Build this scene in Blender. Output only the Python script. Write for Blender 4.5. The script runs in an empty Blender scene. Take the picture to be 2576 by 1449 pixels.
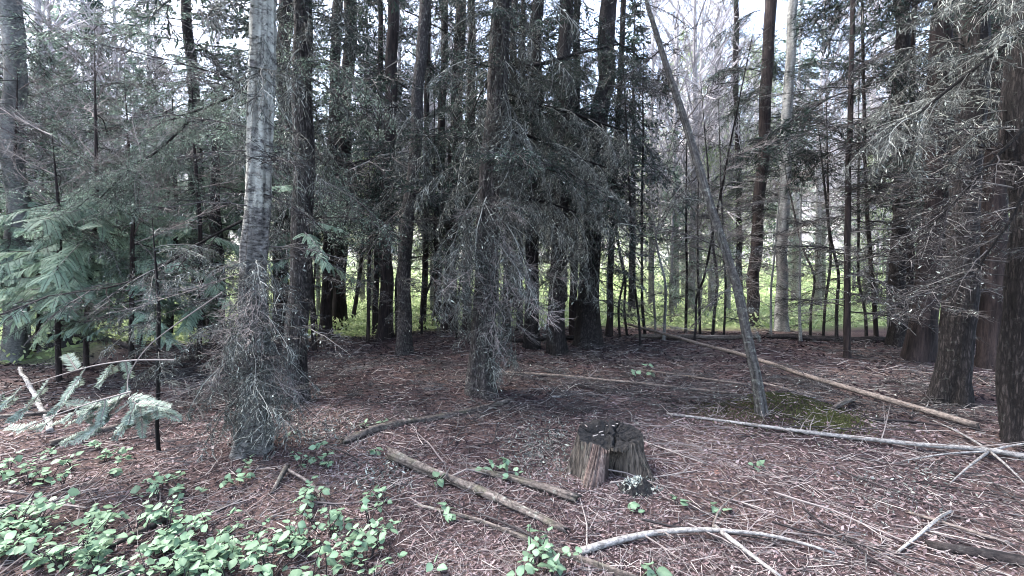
import bpy, math, random
import numpy as np
from mathutils import Vector, Matrix, Euler

R = math.radians
rng = np.random.default_rng(7)
random.seed(7)
S = bpy.context.scene
COL = S.collection

# ------------------------------------------------------------------ camera, sky, sun, exposure
CAM_H = 1.6
FPX = 1081.0                      # focal length in pixels of a 2576 x 1449 picture
PITCH = math.atan((724.5 - 690) / FPX)
cam_d = bpy.data.cameras.new('camera')
cam_d.sensor_width = 36.0
cam_d.lens = 36.0 * FPX / 2576.0
cam_d.clip_start = 0.05
cam_d.clip_end = 1500
cam = bpy.data.objects.new('camera', cam_d)
COL.objects.link(cam)
cam.location = (0, 0, CAM_H)
cam.rotation_euler = (R(90) - PITCH, 0, 0)
S.camera = cam

SUN_EL, SUN_AZ = 56, 285          # azimuth of the light in degrees: from the left, a little beyond the camera
w = bpy.data.worlds.new('World'); S.world = w; w.use_nodes = True
nt = w.node_tree; nt.nodes.clear()
sky = nt.nodes.new('ShaderNodeTexSky'); sky.sky_type = 'NISHITA'; sky.sun_disc = False
sky.sun_elevation = R(SUN_EL); sky.sun_rotation = R(SUN_AZ)
sky.air_density = 1.0; sky.dust_density = 3.0; sky.ozone_density = 1.0
hs = nt.nodes.new('ShaderNodeHueSaturation'); hs.inputs['Saturation'].default_value = 0.82
bg = nt.nodes.new('ShaderNodeBackground'); bg.inputs['Strength'].default_value = 0.15
out = nt.nodes.new('ShaderNodeOutputWorld')
nt.links.new(sky.outputs[0], hs.inputs['Color']); nt.links.new(hs.outputs[0], bg.inputs['Color'])
nt.links.new(bg.outputs[0], out.inputs['Surface'])
sd = bpy.data.lights.new('sun', 'SUN'); sd.energy = 1.5; sd.angle = R(28); sd.color = (1.0, 0.97, 0.93)
so = bpy.data.objects.new('sun', sd); COL.objects.link(so); so.location = (0, -5, 30)
_a, _e = R(SUN_AZ), R(SUN_EL)
_d = Vector((math.sin(_a) * math.cos(_e), math.cos(_a) * math.cos(_e), math.sin(_e)))
so.rotation_euler = _d.to_track_quat('Z', 'Y').to_euler()
S.view_settings.view_transform = 'Standard'; S.view_settings.look = 'None'
S.view_settings.exposure = 3.18; S.view_settings.gamma = 1.0; S.view_settings.use_curve_mapping = False
S.cycles.use_denoising = True
S.cycles.max_bounces = 5; S.cycles.diffuse_bounces = 3; S.cycles.glossy_bounces = 1
S.cycles.transmission_bounces = 2; S.cycles.transparent_max_bounces = 2
S.cycles.caustics_reflective = False; S.cycles.caustics_refractive = False
S.cycles.use_adaptive_sampling = False
S.cycles.pixel_filter_type = 'BLACKMAN_HARRIS'; S.cycles.filter_width = 1.0

# ------------------------------------------------------------------ noise and terrain
def _hash(ix, iy, iz):
    n = (ix * 374761393 + iy * 668265263 + iz * 1274126177) & 0x7fffffff
    n = ((n ^ (n >> 13)) * 1274126177) & 0x7fffffff
    return ((n ^ (n >> 16)) & 0xffff) / 65535.0

def vnoise(x, y, z=0.0):
    x, y, z = np.broadcast_arrays(np.asarray(x, float), np.asarray(y, float), np.asarray(z, float))
    ix, iy, iz = np.floor(x).astype(np.int64), np.floor(y).astype(np.int64), np.floor(z).astype(np.int64)
    fx, fy, fz = x - ix, y - iy, z - iz
    fx, fy, fz = fx*fx*(3-2*fx), fy*fy*(3-2*fy), fz*fz*(3-2*fz)
    r = 0
    for a in (0, 1):
        for b in (0, 1):
            for c in (0, 1):
                r = r + _hash(ix+a, iy+b, iz+c) * (fx if a else 1-fx) * (fy if b else 1-fy) * (fz if c else 1-fz)
    return r * 2 - 1

def fbm(x, y, z=0.0, o=3):
    r, a, f = 0, 1.0, 1.0
    for k in range(o):
        r = r + a * vnoise(x*f + 17*k, y*f + 5*k, z*f); a *= .5; f *= 2.1
    return r

MOUNDS = [(2.95, 4.75, .62, .42, .24), (3.45, 4.25, .4, .3, .06), (-8.2, 8.0, 1.0, .45, -.45), (-8.6, 8.9, 1.6, .5, .25), (1.75, 3.1, .35, .3, .05),
          (-.45, 5.86, .5, .4, .08), (-2.3, 3.95, .5, .4, .07), (5.8, 5.3, .6, .5, .08)]

def H(x, y):
    x = np.asarray(x, float); y = np.asarray(y, float)
    r = np.hypot(x, y)
    h = 0.055*fbm(x*.55+3, y*.55, 0, 2) + 0.018*fbm(x*2.3, y*2.3, 4, 3)
    for mx, my, sx, sy, a in MOUNDS:
        h = h + a*np.exp(-((x-mx)/sx)**2 - ((y-my)/sy)**2)
    far = np.clip((r-14)/30, 0, 1)
    h = h + far*0.5*fbm(x*.06, y*.06, 9, 2)
    hill = np.clip((y-36)/85, 0, 1)
    h = h + hill**1.15*36 + hill*4*fbm(x*.02, y*.02, 3, 3) + np.clip(hill*6, 0, 1)*.8*fbm(x*.15, y*.15, 5, 2)
    return h

def ray(vx, vy):
    d = Vector(((vx-1288)/FPX, 1.0, -(vy-724.5)/FPX))
    c, s = math.cos(PITCH), math.sin(PITCH)
    return Vector((d.x, d.y*c + d.z*s, -d.y*s + d.z*c))

def G(vx, vy, up=0.0):
    d = ray(vx, vy); z = 0.0
    for _ in range(12):
        t = (z + up - CAM_H) / d.z
        z = .5*z + .5*float(H(d.x*t, d.y*t))
    return Vector((d.x*t, d.y*t, float(H(d.x*t, d.y*t)) + up))

def P(vx, vy, y):
    d = ray(vx, vy); t = y / d.y
    return Vector((d.x*t, d.y*t, CAM_H + d.z*t))

# ------------------------------------------------------------------ mesh collector
class MB:
    def __init__(s): s.v = []; s.f = []; s.m = []; s.r = []; s.n = 0
    def add(s, v, f, m=0, r=None):
        v = np.asarray(v, float).reshape(-1, 3); f = np.asarray(f, np.int64).reshape(-1, 3)
        s.v.append(v); s.f.append(f + s.n); s.n += len(v)
        s.m.append(np.full(len(f), m, np.int32))
        if r is None: r = random.random()
        s.r.append(np.broadcast_to(np.asarray(r, float), (len(v),)))
    def merge(s, arrs, mat=None, scale=1.0):
        v, f, m, r = arrs
        v2 = v*scale
        if mat is not None:
            A = np.array(mat); v2 = v2 @ A[:3, :3].T + A[:3, 3]
        s.v.append(v2); s.f.append(f + s.n); s.m.append(m); s.r.append(r); s.n += len(v)
    def arrays(s):
        return np.concatenate(s.v), np.concatenate(s.f), np.concatenate(s.m), np.concatenate(s.r)
    def mesh(s, name, mats, smooth=False):
        v, f, m, r = s.arrays()
        me = bpy.data.meshes.new(name)
        me.vertices.add(len(v)); me.vertices.foreach_set('co', v.astype(np.float32).ravel())
        me.loops.add(len(f)*3); me.loops.foreach_set('vertex_index', f.astype(np.int32).ravel())
        me.polygons.add(len(f)); me.polygons.foreach_set('loop_start', np.arange(0, len(f)*3, 3, dtype=np.int32))
        for mt in mats: me.materials.append(mt)
        me.polygons.foreach_set('material_index', m.astype(np.int32))
        me.polygons.foreach_set('use_smooth', np.full(len(f), bool(smooth)))
        at = me.attributes.new('rnd', 'FLOAT', 'POINT'); at.data.foreach_set('value', r.astype(np.float32))
        me.update(calc_edges=True)
        return me

def link(name, data, parent=None, loc=None):
    o = bpy.data.objects.new(name, data); COL.objects.link(o)
    if parent is not None: o.parent = parent
    if loc is not None: o.location = loc
    return o

def tag(o, label=None, cat=None, group=None, kind=None):
    if label: o['label'] = label
    if cat: o['category'] = cat
    if group: o['group'] = group
    if kind: o['kind'] = kind
    return o

def norm(a): return a / np.maximum(np.linalg.norm(a, axis=-1, keepdims=True), 1e-9)

def frames(d):
    d = norm(d); ref = np.where(np.abs(d[:, 2:3]) > .9, np.array([[1., 0, 0]]), np.array([[0, 0, 1.]]))
    u = norm(np.cross(d, ref)); return u, np.cross(d, u)

def sticks(mb, P0, P1, r0, r1, m=0, sides=3, rnd=None):
    P0 = np.asarray(P0, float).reshape(-1, 3); P1 = np.asarray(P1, float).reshape(-1, 3); n = len(P0)
    if n == 0: return
    r0 = np.broadcast_to(r0, (n,)); r1 = np.broadcast_to(r1, (n,))
    u, w_ = frames(P1 - P0)
    a = np.arange(sides)*2*np.pi/sides
    ring = u[:, None]*np.cos(a)[None, :, None] + w_[:, None]*np.sin(a)[None, :, None]
    v = np.concatenate([P0[:, None] + ring*r0[:, None, None], P1[:, None] + ring*r1[:, None, None]], 1)
    k = np.arange(sides); k2 = (k+1) % sides
    f = np.concatenate([np.stack([k, k2, k2+sides], 1), np.stack([k, k2+sides, k+sides], 1)])
    F = (f[None] + (np.arange(n)*2*sides)[:, None, None]).reshape(-1, 3)
    if rnd is None: rnd = rng.random(n)
    mb.add(v.reshape(-1, 3), F, m, np.repeat(np.broadcast_to(rnd, (n,)), 2*sides))

def tube(mb, pts, rad, sides=8, m=0, rnd=None, rough=0.0, cap=True, seed=0.0, twist=0.0, jag=0.0):
    pts = np.asarray([tuple(p) for p in pts], float); n = len(pts)
    rad = np.broadcast_to(np.asarray(rad, float), (n,))
    t = np.gradient(pts, axis=0); t = norm(t)
    u = np.zeros_like(pts); ref = np.array([1., 0, 0]) if abs(t[0][0]) < .8 else np.array([0, 0, 1.])
    for i in range(n):
        ref = ref - t[i]*np.dot(ref, t[i]); ref = ref/np.linalg.norm(ref); u[i] = ref
    w_ = np.cross(t, u); a = np.arange(sides)*2*np.pi/sides + twist
    rr = rad[:, None]*np.ones((n, sides))
    if rough:
        s = np.concatenate([[0], np.cumsum(np.linalg.norm(np.diff(pts, axis=0), axis=1))])
        rr = rr*(1 + rough*fbm(np.cos(a)[None]*2.2+seed, np.sin(a)[None]*2.2, s[:, None]*3/max(.05, rad.max()*6), 3))
    v = pts[:, None] + (u[:, None]*np.cos(a)[None, :, None] + w_[:, None]*np.sin(a)[None, :, None])*rr[..., None]
    if rough > .1 and rnd == .5:
        gv = fbm(np.cos(a)[None]*5+seed, np.sin(a)[None]*5, s[:, None]*2.2+seed, 3); rr = None
        v += (v-pts[:, None])*(.16*np.clip(gv, -1, .5))[..., None]
        rnd = np.concatenate([np.clip(.5+.45*gv, 0, 1).ravel(), [.3, .3]]) if cap else np.clip(.5+.45*gv, 0, 1).ravel()
    if jag:
        v[-1] += t[-1][None]*(rng.random(sides)*jag)[:, None]; v[0] -= t[0][None]*(rng.random(sides)*jag)[:, None]
    v = v.reshape(-1, 3)
    i = np.arange(n-1)[:, None]*sides; k = np.arange(sides)[None]; k2 = (k+1) % sides
    f = np.concatenate([np.stack([i+k, i+k2, i+k2+sides], -1).reshape(-1, 3), np.stack([i+k, i+k2+sides, i+k+sides], -1).reshape(-1, 3)])
    if cap:
        v = np.concatenate([v, pts[:1], pts[-1:]]); c0 = n*sides; c1 = c0+1; k = k[0]; k2 = k2[0]
        f = np.concatenate([f, np.stack([k2, k, np.full(sides, c0)], 1), np.stack([k+(n-1)*sides, k2+(n-1)*sides, np.full(sides, c1)], 1)])
    mb.add(v, f, m, rnd)

def flecks(mb, C, D, U, L, W, m=0, rnd=None):
    """leaf-like diamonds: centre line from C along D, width along U"""
    n = len(C)
    if n == 0: return
    L = np.broadcast_to(L, (n,))[:, None]; W = np.broadcast_to(W, (n,))[:, None]
    a = C; b = C + D*L*.5 + U*W*.5; c = C + D*L; d = C + D*L*.5 - U*W*.5
    v = np.stack([a, b, c, d], 1).reshape(-1, 3)
    f = (np.array([[0, 1, 2], [0, 2, 3]])[None] + (np.arange(n)*4)[:, None, None]).reshape(-1, 3)
    if rnd is None: rnd = rng.random(n)
    mb.add(v, f, m, np.repeat(rnd, 4))

def needles(mb, C, D, L, W, m=0, rnd=None):
    n = len(C)
    if n == 0: return
    U = norm(np.cross(D, rng.normal(size=(n, 3))))
    L = np.broadcast_to(L, (n,))[:, None]; W = np.broadcast_to(W, (n,))[:, None]
    v = np.stack([C - U*W*.5, C + U*W*.5, C + D*L], 1).reshape(-1, 3)
    f = np.arange(n*3).reshape(-1, 3)
    if rnd is None: rnd = rng.random(n)
    mb.add(v, f, m, np.repeat(rnd, 3))

# ------------------------------------------------------------------ materials
def newmat(name):
    m = bpy.data.materials.new(name); m.use_nodes = True
    n = m.node_tree; n.nodes.clear()
    return m, n, n.nodes, n.links

def ramp(nodes, stops):
    r = nodes.new('ShaderNodeValToRGB'); e = r.color_ramp.elements
    while len(e) < len(stops): e.new(.5)
    for i, (p, c) in enumerate(stops): e[i].position = p; e[i].color = (*c, 1)
    return r

def leafmat(name, stops, trans=.3, rough=.6, objvar=.25):
    m, n, N, Lk = newmat(name)
    at = N.new('ShaderNodeAttribute'); at.attribute_name = 'rnd'
    rp = ramp(N, stops); Lk.new(at.outputs['Fac'], rp.inputs[0])
    oi = N.new('ShaderNodeObjectInfo')
    mr = N.new('ShaderNodeMapRange'); mr.inputs[3].default_value = 1-objvar; mr.inputs[4].default_value = 1+objvar
    Lk.new(oi.outputs['Random'], mr.inputs[0])
    h = N.new('ShaderNodeHueSaturation'); Lk.new(rp.outputs[0], h.inputs['Color']); Lk.new(mr.outputs[0], h.inputs['Value'])
    b = N.new('ShaderNodeBsdfPrincipled'); b.inputs['Roughness'].default_value = rough
    b.inputs['Specular IOR Level'].default_value = .15
    Lk.new(h.outputs[0], b.inputs['Base Color'])
    o = N.new('ShaderNodeOutputMaterial')
    if trans > 0:
        t = N.new('ShaderNodeBsdfTranslucent'); Lk.new(h.outputs[0], t.inputs['Color'])
        x = N.new('ShaderNodeMixShader'); x.inputs[0].default_value = trans
        Lk.new(b.outputs[0], x.inputs[1]); Lk.new(t.outputs[0], x.inputs[2]); Lk.new(x.outputs[0], o.inputs['Surface'])
    else: Lk.new(b.outputs[0], o.inputs['Surface'])
    return m

def barkmat(name, dark, light, lichen, amount=.5, stretch=5.0, scale=9.0, bump=.6, plates=False, moss=None, zlich=None):
    m, n, N, Lk = newmat(name)
    tc = N.new('ShaderNodeTexCoord')
    mp = N.new('ShaderNodeMapping'); mp.inputs['Scale'].default_value = (scale, scale, scale/stretch)
    Lk.new(tc.outputs['Object'], mp.inputs[0])
    n1 = N.new('ShaderNodeTexNoise'); n1.inputs['Scale'].default_value = 2.2; n1.inputs['Detail'].default_value = 9; n1.inputs['Roughness'].default_value = .7
    Lk.new(mp.outputs[0], n1.inputs['Vector'])
    rp = ramp(N, [(.38, dark), (.60, light)]); Lk.new(n1.outputs[0], rp.inputs[0])
    colour = rp.outputs[0]; height = n1.outputs[0]
    if plates:
        vo = N.new('ShaderNodeTexVoronoi'); vo.feature = 'DISTANCE_TO_EDGE'; vo.inputs['Scale'].default_value = 1.6
        mv = N.new('ShaderNodeMixRGB'); mv.blend_type = 'ADD'; mv.inputs[0].default_value = 1.6
        Lk.new(mp.outputs[0], mv.inputs[1]); Lk.new(n1.outputs['Color'], mv.inputs[2]); Lk.new(mv.outputs[0], vo.inputs['Vector'])
        mvr = N.new('ShaderNodeMapRange'); mvr.inputs[1].default_value = 0; mvr.inputs[2].default_value = .22; Lk.new(vo.outputs[0], mvr.inputs[0])
        mm = N.new('ShaderNodeMixRGB'); mm.blend_type = 'MIX'; mm.inputs[1].default_value = (*[c*.75 for c in dark], 1)
        Lk.new(mvr.outputs[0], mm.inputs[0]); Lk.new(colour, mm.inputs[2]); colour = mm.outputs[0]
        ad = N.new('ShaderNodeMath'); ad.operation = 'ADD'; Lk.new(mvr.outputs[0], ad.inputs[0]); Lk.new(n1.outputs[0], ad.inputs[1]); height = ad.outputs[0]
    # lichen patches
    mp2 = N.new('ShaderNodeMapping'); mp2.inputs['Scale'].default_value = (6, 6, 9); Lk.new(tc.outputs['Object'], mp2.inputs[0])
    n2 = N.new('ShaderNodeTexNoise'); n2.inputs['Scale'].default_value = 2.0; n2.inputs['Detail'].default_value = 8; n2.inputs['Roughness'].default_value = .75
    Lk.new(mp2.outputs[0], n2.inputs['Vector'])
    fac = n2.outputs[0]
    if zlich is not None:
        sx = N.new('ShaderNodeSeparateXYZ'); Lk.new(tc.outputs['Object'], sx.inputs[0])
        mz = N.new('ShaderNodeMapRange'); mz.inputs[1].default_value = zlich[0]; mz.inputs[2].default_value = zlich[1]
        mz.inputs[3].default_value = -.16; mz.inputs[4].default_value = .12; Lk.new(sx.outputs[2], mz.inputs[0])
        a2 = N.new('ShaderNodeMath'); Lk.new(fac, a2.inputs[0]); Lk.new(mz.outputs[0], a2.inputs[1]); fac = a2.outputs[0]
    th = 1 - amount
    rl = ramp(N, [(max(0, th*.5+.22), (0, 0, 0)), (min(1, th*.5+.34), (1, 1, 1))]); Lk.new(fac, rl.inputs[0])
    ml = N.new('ShaderNodeMixRGB'); ml.inputs[2].default_value = (*lichen, 1); Lk.new(colour, ml.inputs[1]); Lk.new(rl.outputs[0], ml.inputs[0])
    colour = ml.outputs[0]
    if moss:
        n3 = N.new('ShaderNodeTexNoise'); n3.inputs['Scale'].default_value = 7; n3.inputs['Detail'].default_value = 5; Lk.new(tc.outputs['Object'], n3.inputs['Vector'])
        r3 = ramp(N, [(.55, (0, 0, 0)), (.70, (.75, .75, .75))]); Lk.new(n3.outputs[0], r3.inputs[0])
        m3 = N.new('ShaderNodeMixRGB'); m3.inputs[2].default_value = (*moss, 1); Lk.new(colour, m3.inputs[1]); Lk.new(r3.outputs[0], m3.inputs[0]); colour = m3.outputs[0]
    oi = N.new('ShaderNodeObjectInfo'); mr = N.new('ShaderNodeMapRange'); mr.inputs[3].default_value = .8; mr.inputs[4].default_value = 1.2
    Lk.new(oi.outputs['Random'], mr.inputs[0])
    ga = N.new('ShaderNodeAttribute'); ga.attribute_name = 'rnd'
    gr = ramp(N, [(.2, (.35, .35, .35)), (.5, (1, 1, 1)), (.8, (1.6, 1.6, 1.6))]); Lk.new(ga.outputs['Fac'], gr.inputs[0])
    gx = N.new('ShaderNodeMixRGB'); gx.blend_type = 'MULTIPLY'; gx.inputs[0].default_value = 1; Lk.new(colour, gx.inputs[1]); Lk.new(gr.outputs[0], gx.inputs[2]); colour = gx.outputs[0]
    h = N.new('ShaderNodeHueSaturation'); Lk.new(colour, h.inputs['Color']); Lk.new(mr.outputs[0], h.inputs['Value'])
    b = N.new('ShaderNodeBsdfPrincipled'); b.inputs['Roughness'].default_value = .85; b.inputs['Specular IOR Level'].default_value = .2
    Lk.new(h.outputs[0], b.inputs['Base Color'])
    bu = N.new('ShaderNodeBump'); bu.inputs['Strength'].default_value = bump; bu.inputs['Distance'].default_value = .03
    Lk.new(height, bu.inputs['Height']); Lk.new(bu.outputs[0], b.inputs['Normal'])
    o = N.new('ShaderNodeOutputMaterial'); Lk.new(b.outputs[0], o.inputs['Surface'])
    return m

M = {}
M['dead'] = leafmat('dead_twig_bark', [(0, (0.01204, 0.01032, 0.01118)), (.6, (0.02924, 0.02666, 0.02666)), (.88, (0.0645, 0.0602, 0.05848)), (1, (0.1892, 0.1806, 0.172))], 0, .85)
M['pale_twig'] = leafmat('pale_twig_bark', [(0, (0.07344, 0.0612, 0.0612)), (.6, (0.1469, 0.1285, 0.1224)), (1, (0.2326, 0.2081, 0.1958))], 0, .85)
M['grey_twig'] = leafmat('lichen_grey_twig', [(0, (.018, .018, .017)), (.6, (.045, .046, .043)), (.85, (.13, .135, .125)), (1, (.30, .31, .28))], 0, .85)
M['lichen'] = leafmat('grey_lichen', [(0, (.04, .045, .042)), (.6, (.11, .12, .11)), (.9, (.25, .27, .245)), (1, (.42, .45, .39))], .1, .9)
M['fir'] = leafmat('fir_needles', [(0, (0.0086, 0.01548, 0.0129)), (.6, (0.02408, 0.04128, 0.03268)), (.9, (0.0602, 0.086, 0.0731)), (1, (0.1118, 0.1462, 0.1247))], .35, .55)
M['hem'] = leafmat('hemlock_needles', [(0, (.035, .055, .045)), (.5, (.12, .17, .135)), (.85, (.24, .30, .25)), (1, (.34, .40, .34))], .5, .6)
M['cedar'] = leafmat('cedar_sprays', [(0, (.04, .065, .05)), (.4, (.13, .20, .15)), (.85, (.25, .34, .26)), (1, (.36, .43, .34))], .45, .6)
M['hero'] = leafmat('grand_fir_needles', [(0, (0.07829, 0.1119, 0.09223)), (.6, (0.1454, 0.1901, 0.1566)), (1, (0.2349, 0.274, 0.2349))], .3, .5, .1)
M['leaf'] = leafmat('broad_leaf_green', [(0, (0.0484, 0.0836, 0.0484)), (.3, (0.088, 0.1496, 0.0924)), (.7, (0.132, 0.2068, 0.132)), (.93, (0.176, 0.2552, 0.1672)), (1, (0.2552, 0.264, 0.1144))], .35, .6, .3)
M['meadow'] = leafmat('meadow_green', [(0, (.17, .23, .10)), (.5, (.32, .40, .19)), (1, (.46, .52, .30))], .45, .6, .1)
M['far_fir'] = leafmat('far_conifer_needles', [(0, (.09, .13, .105)), (.6, (.19, .25, .20)), (1, (.32, .38, .31))], .4, .6, .25)  # far tree colours here and below are lifted, standing in for distant haze
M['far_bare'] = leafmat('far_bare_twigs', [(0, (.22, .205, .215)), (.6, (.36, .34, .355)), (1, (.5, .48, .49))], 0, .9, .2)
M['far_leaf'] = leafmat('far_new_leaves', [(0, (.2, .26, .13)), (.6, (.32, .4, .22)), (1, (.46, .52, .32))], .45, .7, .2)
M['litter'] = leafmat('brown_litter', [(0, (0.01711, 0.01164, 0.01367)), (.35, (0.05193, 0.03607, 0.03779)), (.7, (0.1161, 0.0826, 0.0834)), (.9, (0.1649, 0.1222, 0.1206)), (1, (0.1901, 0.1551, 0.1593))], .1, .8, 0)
M['dark_litter'] = leafmat('dark_purple_litter', [(0, (0.006254, 0.004263, 0.00573)), (.5, (0.01563, 0.009384, 0.0121)), (.9, (0.02842, 0.0199, 0.02228)), (1, (0.05685, 0.04832, 0.05094))], 0, .85, 0)
M['moss'] = leafmat('moss_green', [(0, (0.02795, 0.03074, 0.01397)), (.6, (0.06149, 0.06708, 0.02516)), (1, (0.123, 0.1342, 0.05031))], .1, .9, .1)
M['rust'] = leafmat('rusty_dead_frond', [(0, (0.21, 0.105, 0.077)), (1, (0.385, 0.231, 0.189))], .1, .8, 0)
B = {}
B['fir_pale'] = barkmat('pale_fir_bark', (0.021, 0.02016, 0.02184), (0.1848, 0.1806, 0.1722), (0.3864, 0.3948, 0.3528), .38, .42, 9, 1.4, False, None, (1.5, 2.3))
B['fir_grey'] = barkmat('grey_fir_bark', (0.02722, 0.02419, 0.0254), (0.09677, 0.0877, 0.08467), (0.1814, 0.1875, 0.1693), .32, 4.0, 24, 1.0, True)
B['fir_dark'] = barkmat('dark_fir_bark', (0.009872, 0.008224, 0.00888), (0.0329, 0.02797, 0.02698), (0.07238, 0.07571, 0.06906), .28, 5.0, 24, .9, True)
B['cedar'] = barkmat('cedar_bark', (0.00681, 0.004954, 0.005575), (0.02632, 0.0192, 0.01796), (0.03716, 0.03716, 0.03096), .16, 9.0, 12, 1.0)
B['smooth'] = barkmat('smooth_grey_bark', (0.072, 0.072, 0.072), (0.144, 0.144, 0.1368), (0.216, 0.2232, 0.2016), .40, .7, 10, .4)
B['lean'] = barkmat('leaning_stem_bark', (0.0252, 0.02436, 0.02436), (0.0798, 0.07728, 0.07392), (0.1848, 0.1932, 0.1722), .36, 1.5, 16, .8)
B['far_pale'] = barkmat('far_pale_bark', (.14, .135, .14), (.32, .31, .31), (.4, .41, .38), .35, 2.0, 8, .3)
B['weathered'] = barkmat('weathered_log_wood', (0.03085, 0.0257, 0.02314), (0.1131, 0.09511, 0.08482), (0.1953, 0.2005, 0.1748), .30, 1.0, 14, .9, False, (0.05141, 0.05141, 0.03341))
B['pale_wood'] = barkmat('bleached_pole_wood', (0.07258, 0.05746, 0.05141), (0.1996, 0.1663, 0.1452), (0.04234, 0.03629, 0.03326), .38, .6, 16, .5)
B['birch'] = barkmat('white_birch_bark', (0.08467, 0.07862, 0.0756), (0.254, 0.2419, 0.2298), (0.05443, 0.04838, 0.04838), .38, .6, 16, .4)
B['dark_log'] = barkmat('dark_wet_log_bark', (0.00968, 0.007742, 0.008224), (0.03629, 0.02903, 0.02806), (0.0968, 0.0968, 0.08712), .25, 1.0, 11, .8)
B['stump_side'] = barkmat('stump_side_wood', (0.0121, 0.01028, 0.009072), (0.09072, 0.07741, 0.06532), (0.09072, 0.09374, 0.0756), .30, 9.0, 24, 1.0)
B['stump_red'] = barkmat('stump_red_brown_rot', (0.02722, 0.01814, 0.01633), (0.121, 0.0877, 0.0756), (0.1814, 0.1633, 0.1452), .34, 10.0, 26, 1.0)
B['stump_top'] = barkmat('stump_top_dark_wood', (0.005443, 0.005443, 0.005896), (0.02494, 0.02359, 0.02359), (0.06804, 0.07031, 0.06804), .2, 1.0, 16, 1.0)

# ground
def groundmat():
    m, n, N, Lk = newmat('forest_floor')
    geo = N.new('ShaderNodeNewGeometry')
    n1 = N.new('ShaderNodeTexNoise'); n1.inputs['Scale'].default_value = .8; n1.inputs['Detail'].default_value = 6
    n2 = N.new('ShaderNodeTexNoise'); n2.inputs['Scale'].default_value = 45; n2.inputs['Detail'].default_value = 8; n2.inputs['Roughness'].default_value = .75
    for q in (n1, n2): Lk.new(geo.outputs['Position'], q.inputs['Vector'])
    r1 = ramp(N, [(.35, (0.03623, 0.02656, 0.02817)), (.5, (0.0644, 0.04669, 0.04508)), (.65, (0.0966, 0.07406, 0.06601))]); Lk.new(n1.outputs[0], r1.inputs[0])
    r2 = ramp(N, [(.3, (.25, .22, .22)), (.5, (.9, .85, .85)), (.7, (1.9, 1.7, 1.6))]); Lk.new(n2.outputs[0], r2.inputs[0])
    mx = N.new('ShaderNodeMixRGB'); mx.blend_type = 'MULTIPLY'; mx.inputs[0].default_value = 1
    Lk.new(r1.outputs[0], mx.inputs[1]); Lk.new(r2.outputs[0], mx.inputs[2])
    # meadow is green ground; the far hill's pale brush tone also paints background glow
    at = N.new('ShaderNodeAttribute'); at.attribute_name = 'rnd'
    n3 = N.new('ShaderNodeTexNoise'); n3.inputs['Scale'].default_value = 1.1; n3.inputs['Detail'].default_value = 8; Lk.new(geo.outputs['Position'], n3.inputs['Vector'])
    r3 = ramp(N, [(.3, (.10, .14, .06)), (.5, (.17, .21, .10)), (.7, (.26, .30, .17))]); Lk.new(n3.outputs[0], r3.inputs[0])
    m2 = N.new('ShaderNodeMixRGB'); Lk.new(at.outputs['Fac'], m2.inputs[0]); Lk.new(mx.outputs[0], m2.inputs[1]); Lk.new(r3.outputs[0], m2.inputs[2])
    sz = N.new('ShaderNodeSeparateXYZ'); Lk.new(geo.outputs['Position'], sz.inputs[0])
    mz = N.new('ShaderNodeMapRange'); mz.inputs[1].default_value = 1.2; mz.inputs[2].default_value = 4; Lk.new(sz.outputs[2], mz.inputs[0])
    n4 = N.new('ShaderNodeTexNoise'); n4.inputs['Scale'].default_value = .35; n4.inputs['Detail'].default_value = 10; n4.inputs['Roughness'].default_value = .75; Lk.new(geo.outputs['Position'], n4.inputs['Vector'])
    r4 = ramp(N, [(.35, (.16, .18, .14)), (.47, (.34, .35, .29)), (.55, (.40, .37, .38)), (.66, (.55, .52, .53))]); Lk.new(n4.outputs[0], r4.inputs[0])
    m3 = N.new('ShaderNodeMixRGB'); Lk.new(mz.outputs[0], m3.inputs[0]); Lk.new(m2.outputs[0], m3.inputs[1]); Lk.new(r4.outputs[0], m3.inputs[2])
    b = N.new('ShaderNodeBsdfPrincipled'); b.inputs['Roughness'].default_value = .95; b.inputs['Specular IOR Level'].default_value = .1
    Lk.new(m3.outputs[0], b.inputs['Base Color'])
    bu = N.new('ShaderNodeBump'); bu.inputs['Strength'].default_value = 1; bu.inputs['Distance'].default_value = .02
    Lk.new(n2.outputs[0], bu.inputs['Height']); Lk.new(bu.outputs[0], b.inputs['Normal'])
    o = N.new('ShaderNodeOutputMaterial'); Lk.new(b.outputs[0], o.inputs['Surface'])
    return m

def meadow_amount(x, y):
    """0 under the trees, 1 on the open meadow"""
    x = np.asarray(x, float); y = np.asarray(y, float)
    edge = np.where(x < -1.5, 9.6 + .5*np.clip(x+6, -3, 6), 12.0) + 1.0*vnoise(x*.5, 3.3)
    return np.clip((y - edge)/1.2, 0, 1)

gm = MB()
nr, na = 230, 320
rr = np.concatenate([[0.0], .25*np.power(420/.25, np.linspace(0, 1, nr-1))])
aa = np.linspace(0, 2*np.pi, na, endpoint=False)
X = (rr[:, None]*np.sin(aa)[None]).ravel(); Y = (rr[:, None]*np.cos(aa)[None]).ravel()
Z = H(X, Y)
i = (np.arange(nr-1)[:, None]*na); k = np.arange(na)[None]; k2 = (k+1) % na
F = np.concatenate([np.stack([i+k, i+na+k2, i+k2], -1).reshape(-1, 3), np.stack([i+k, i+na+k, i+na+k2], -1).reshape(-1, 3)])
gm.add(np.stack([X, Y, Z], 1), F, 0, meadow_amount(X, Y))
ground = tag(link('ground', gm.mesh('ground', [groundmat()], True)), kind='structure')

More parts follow.
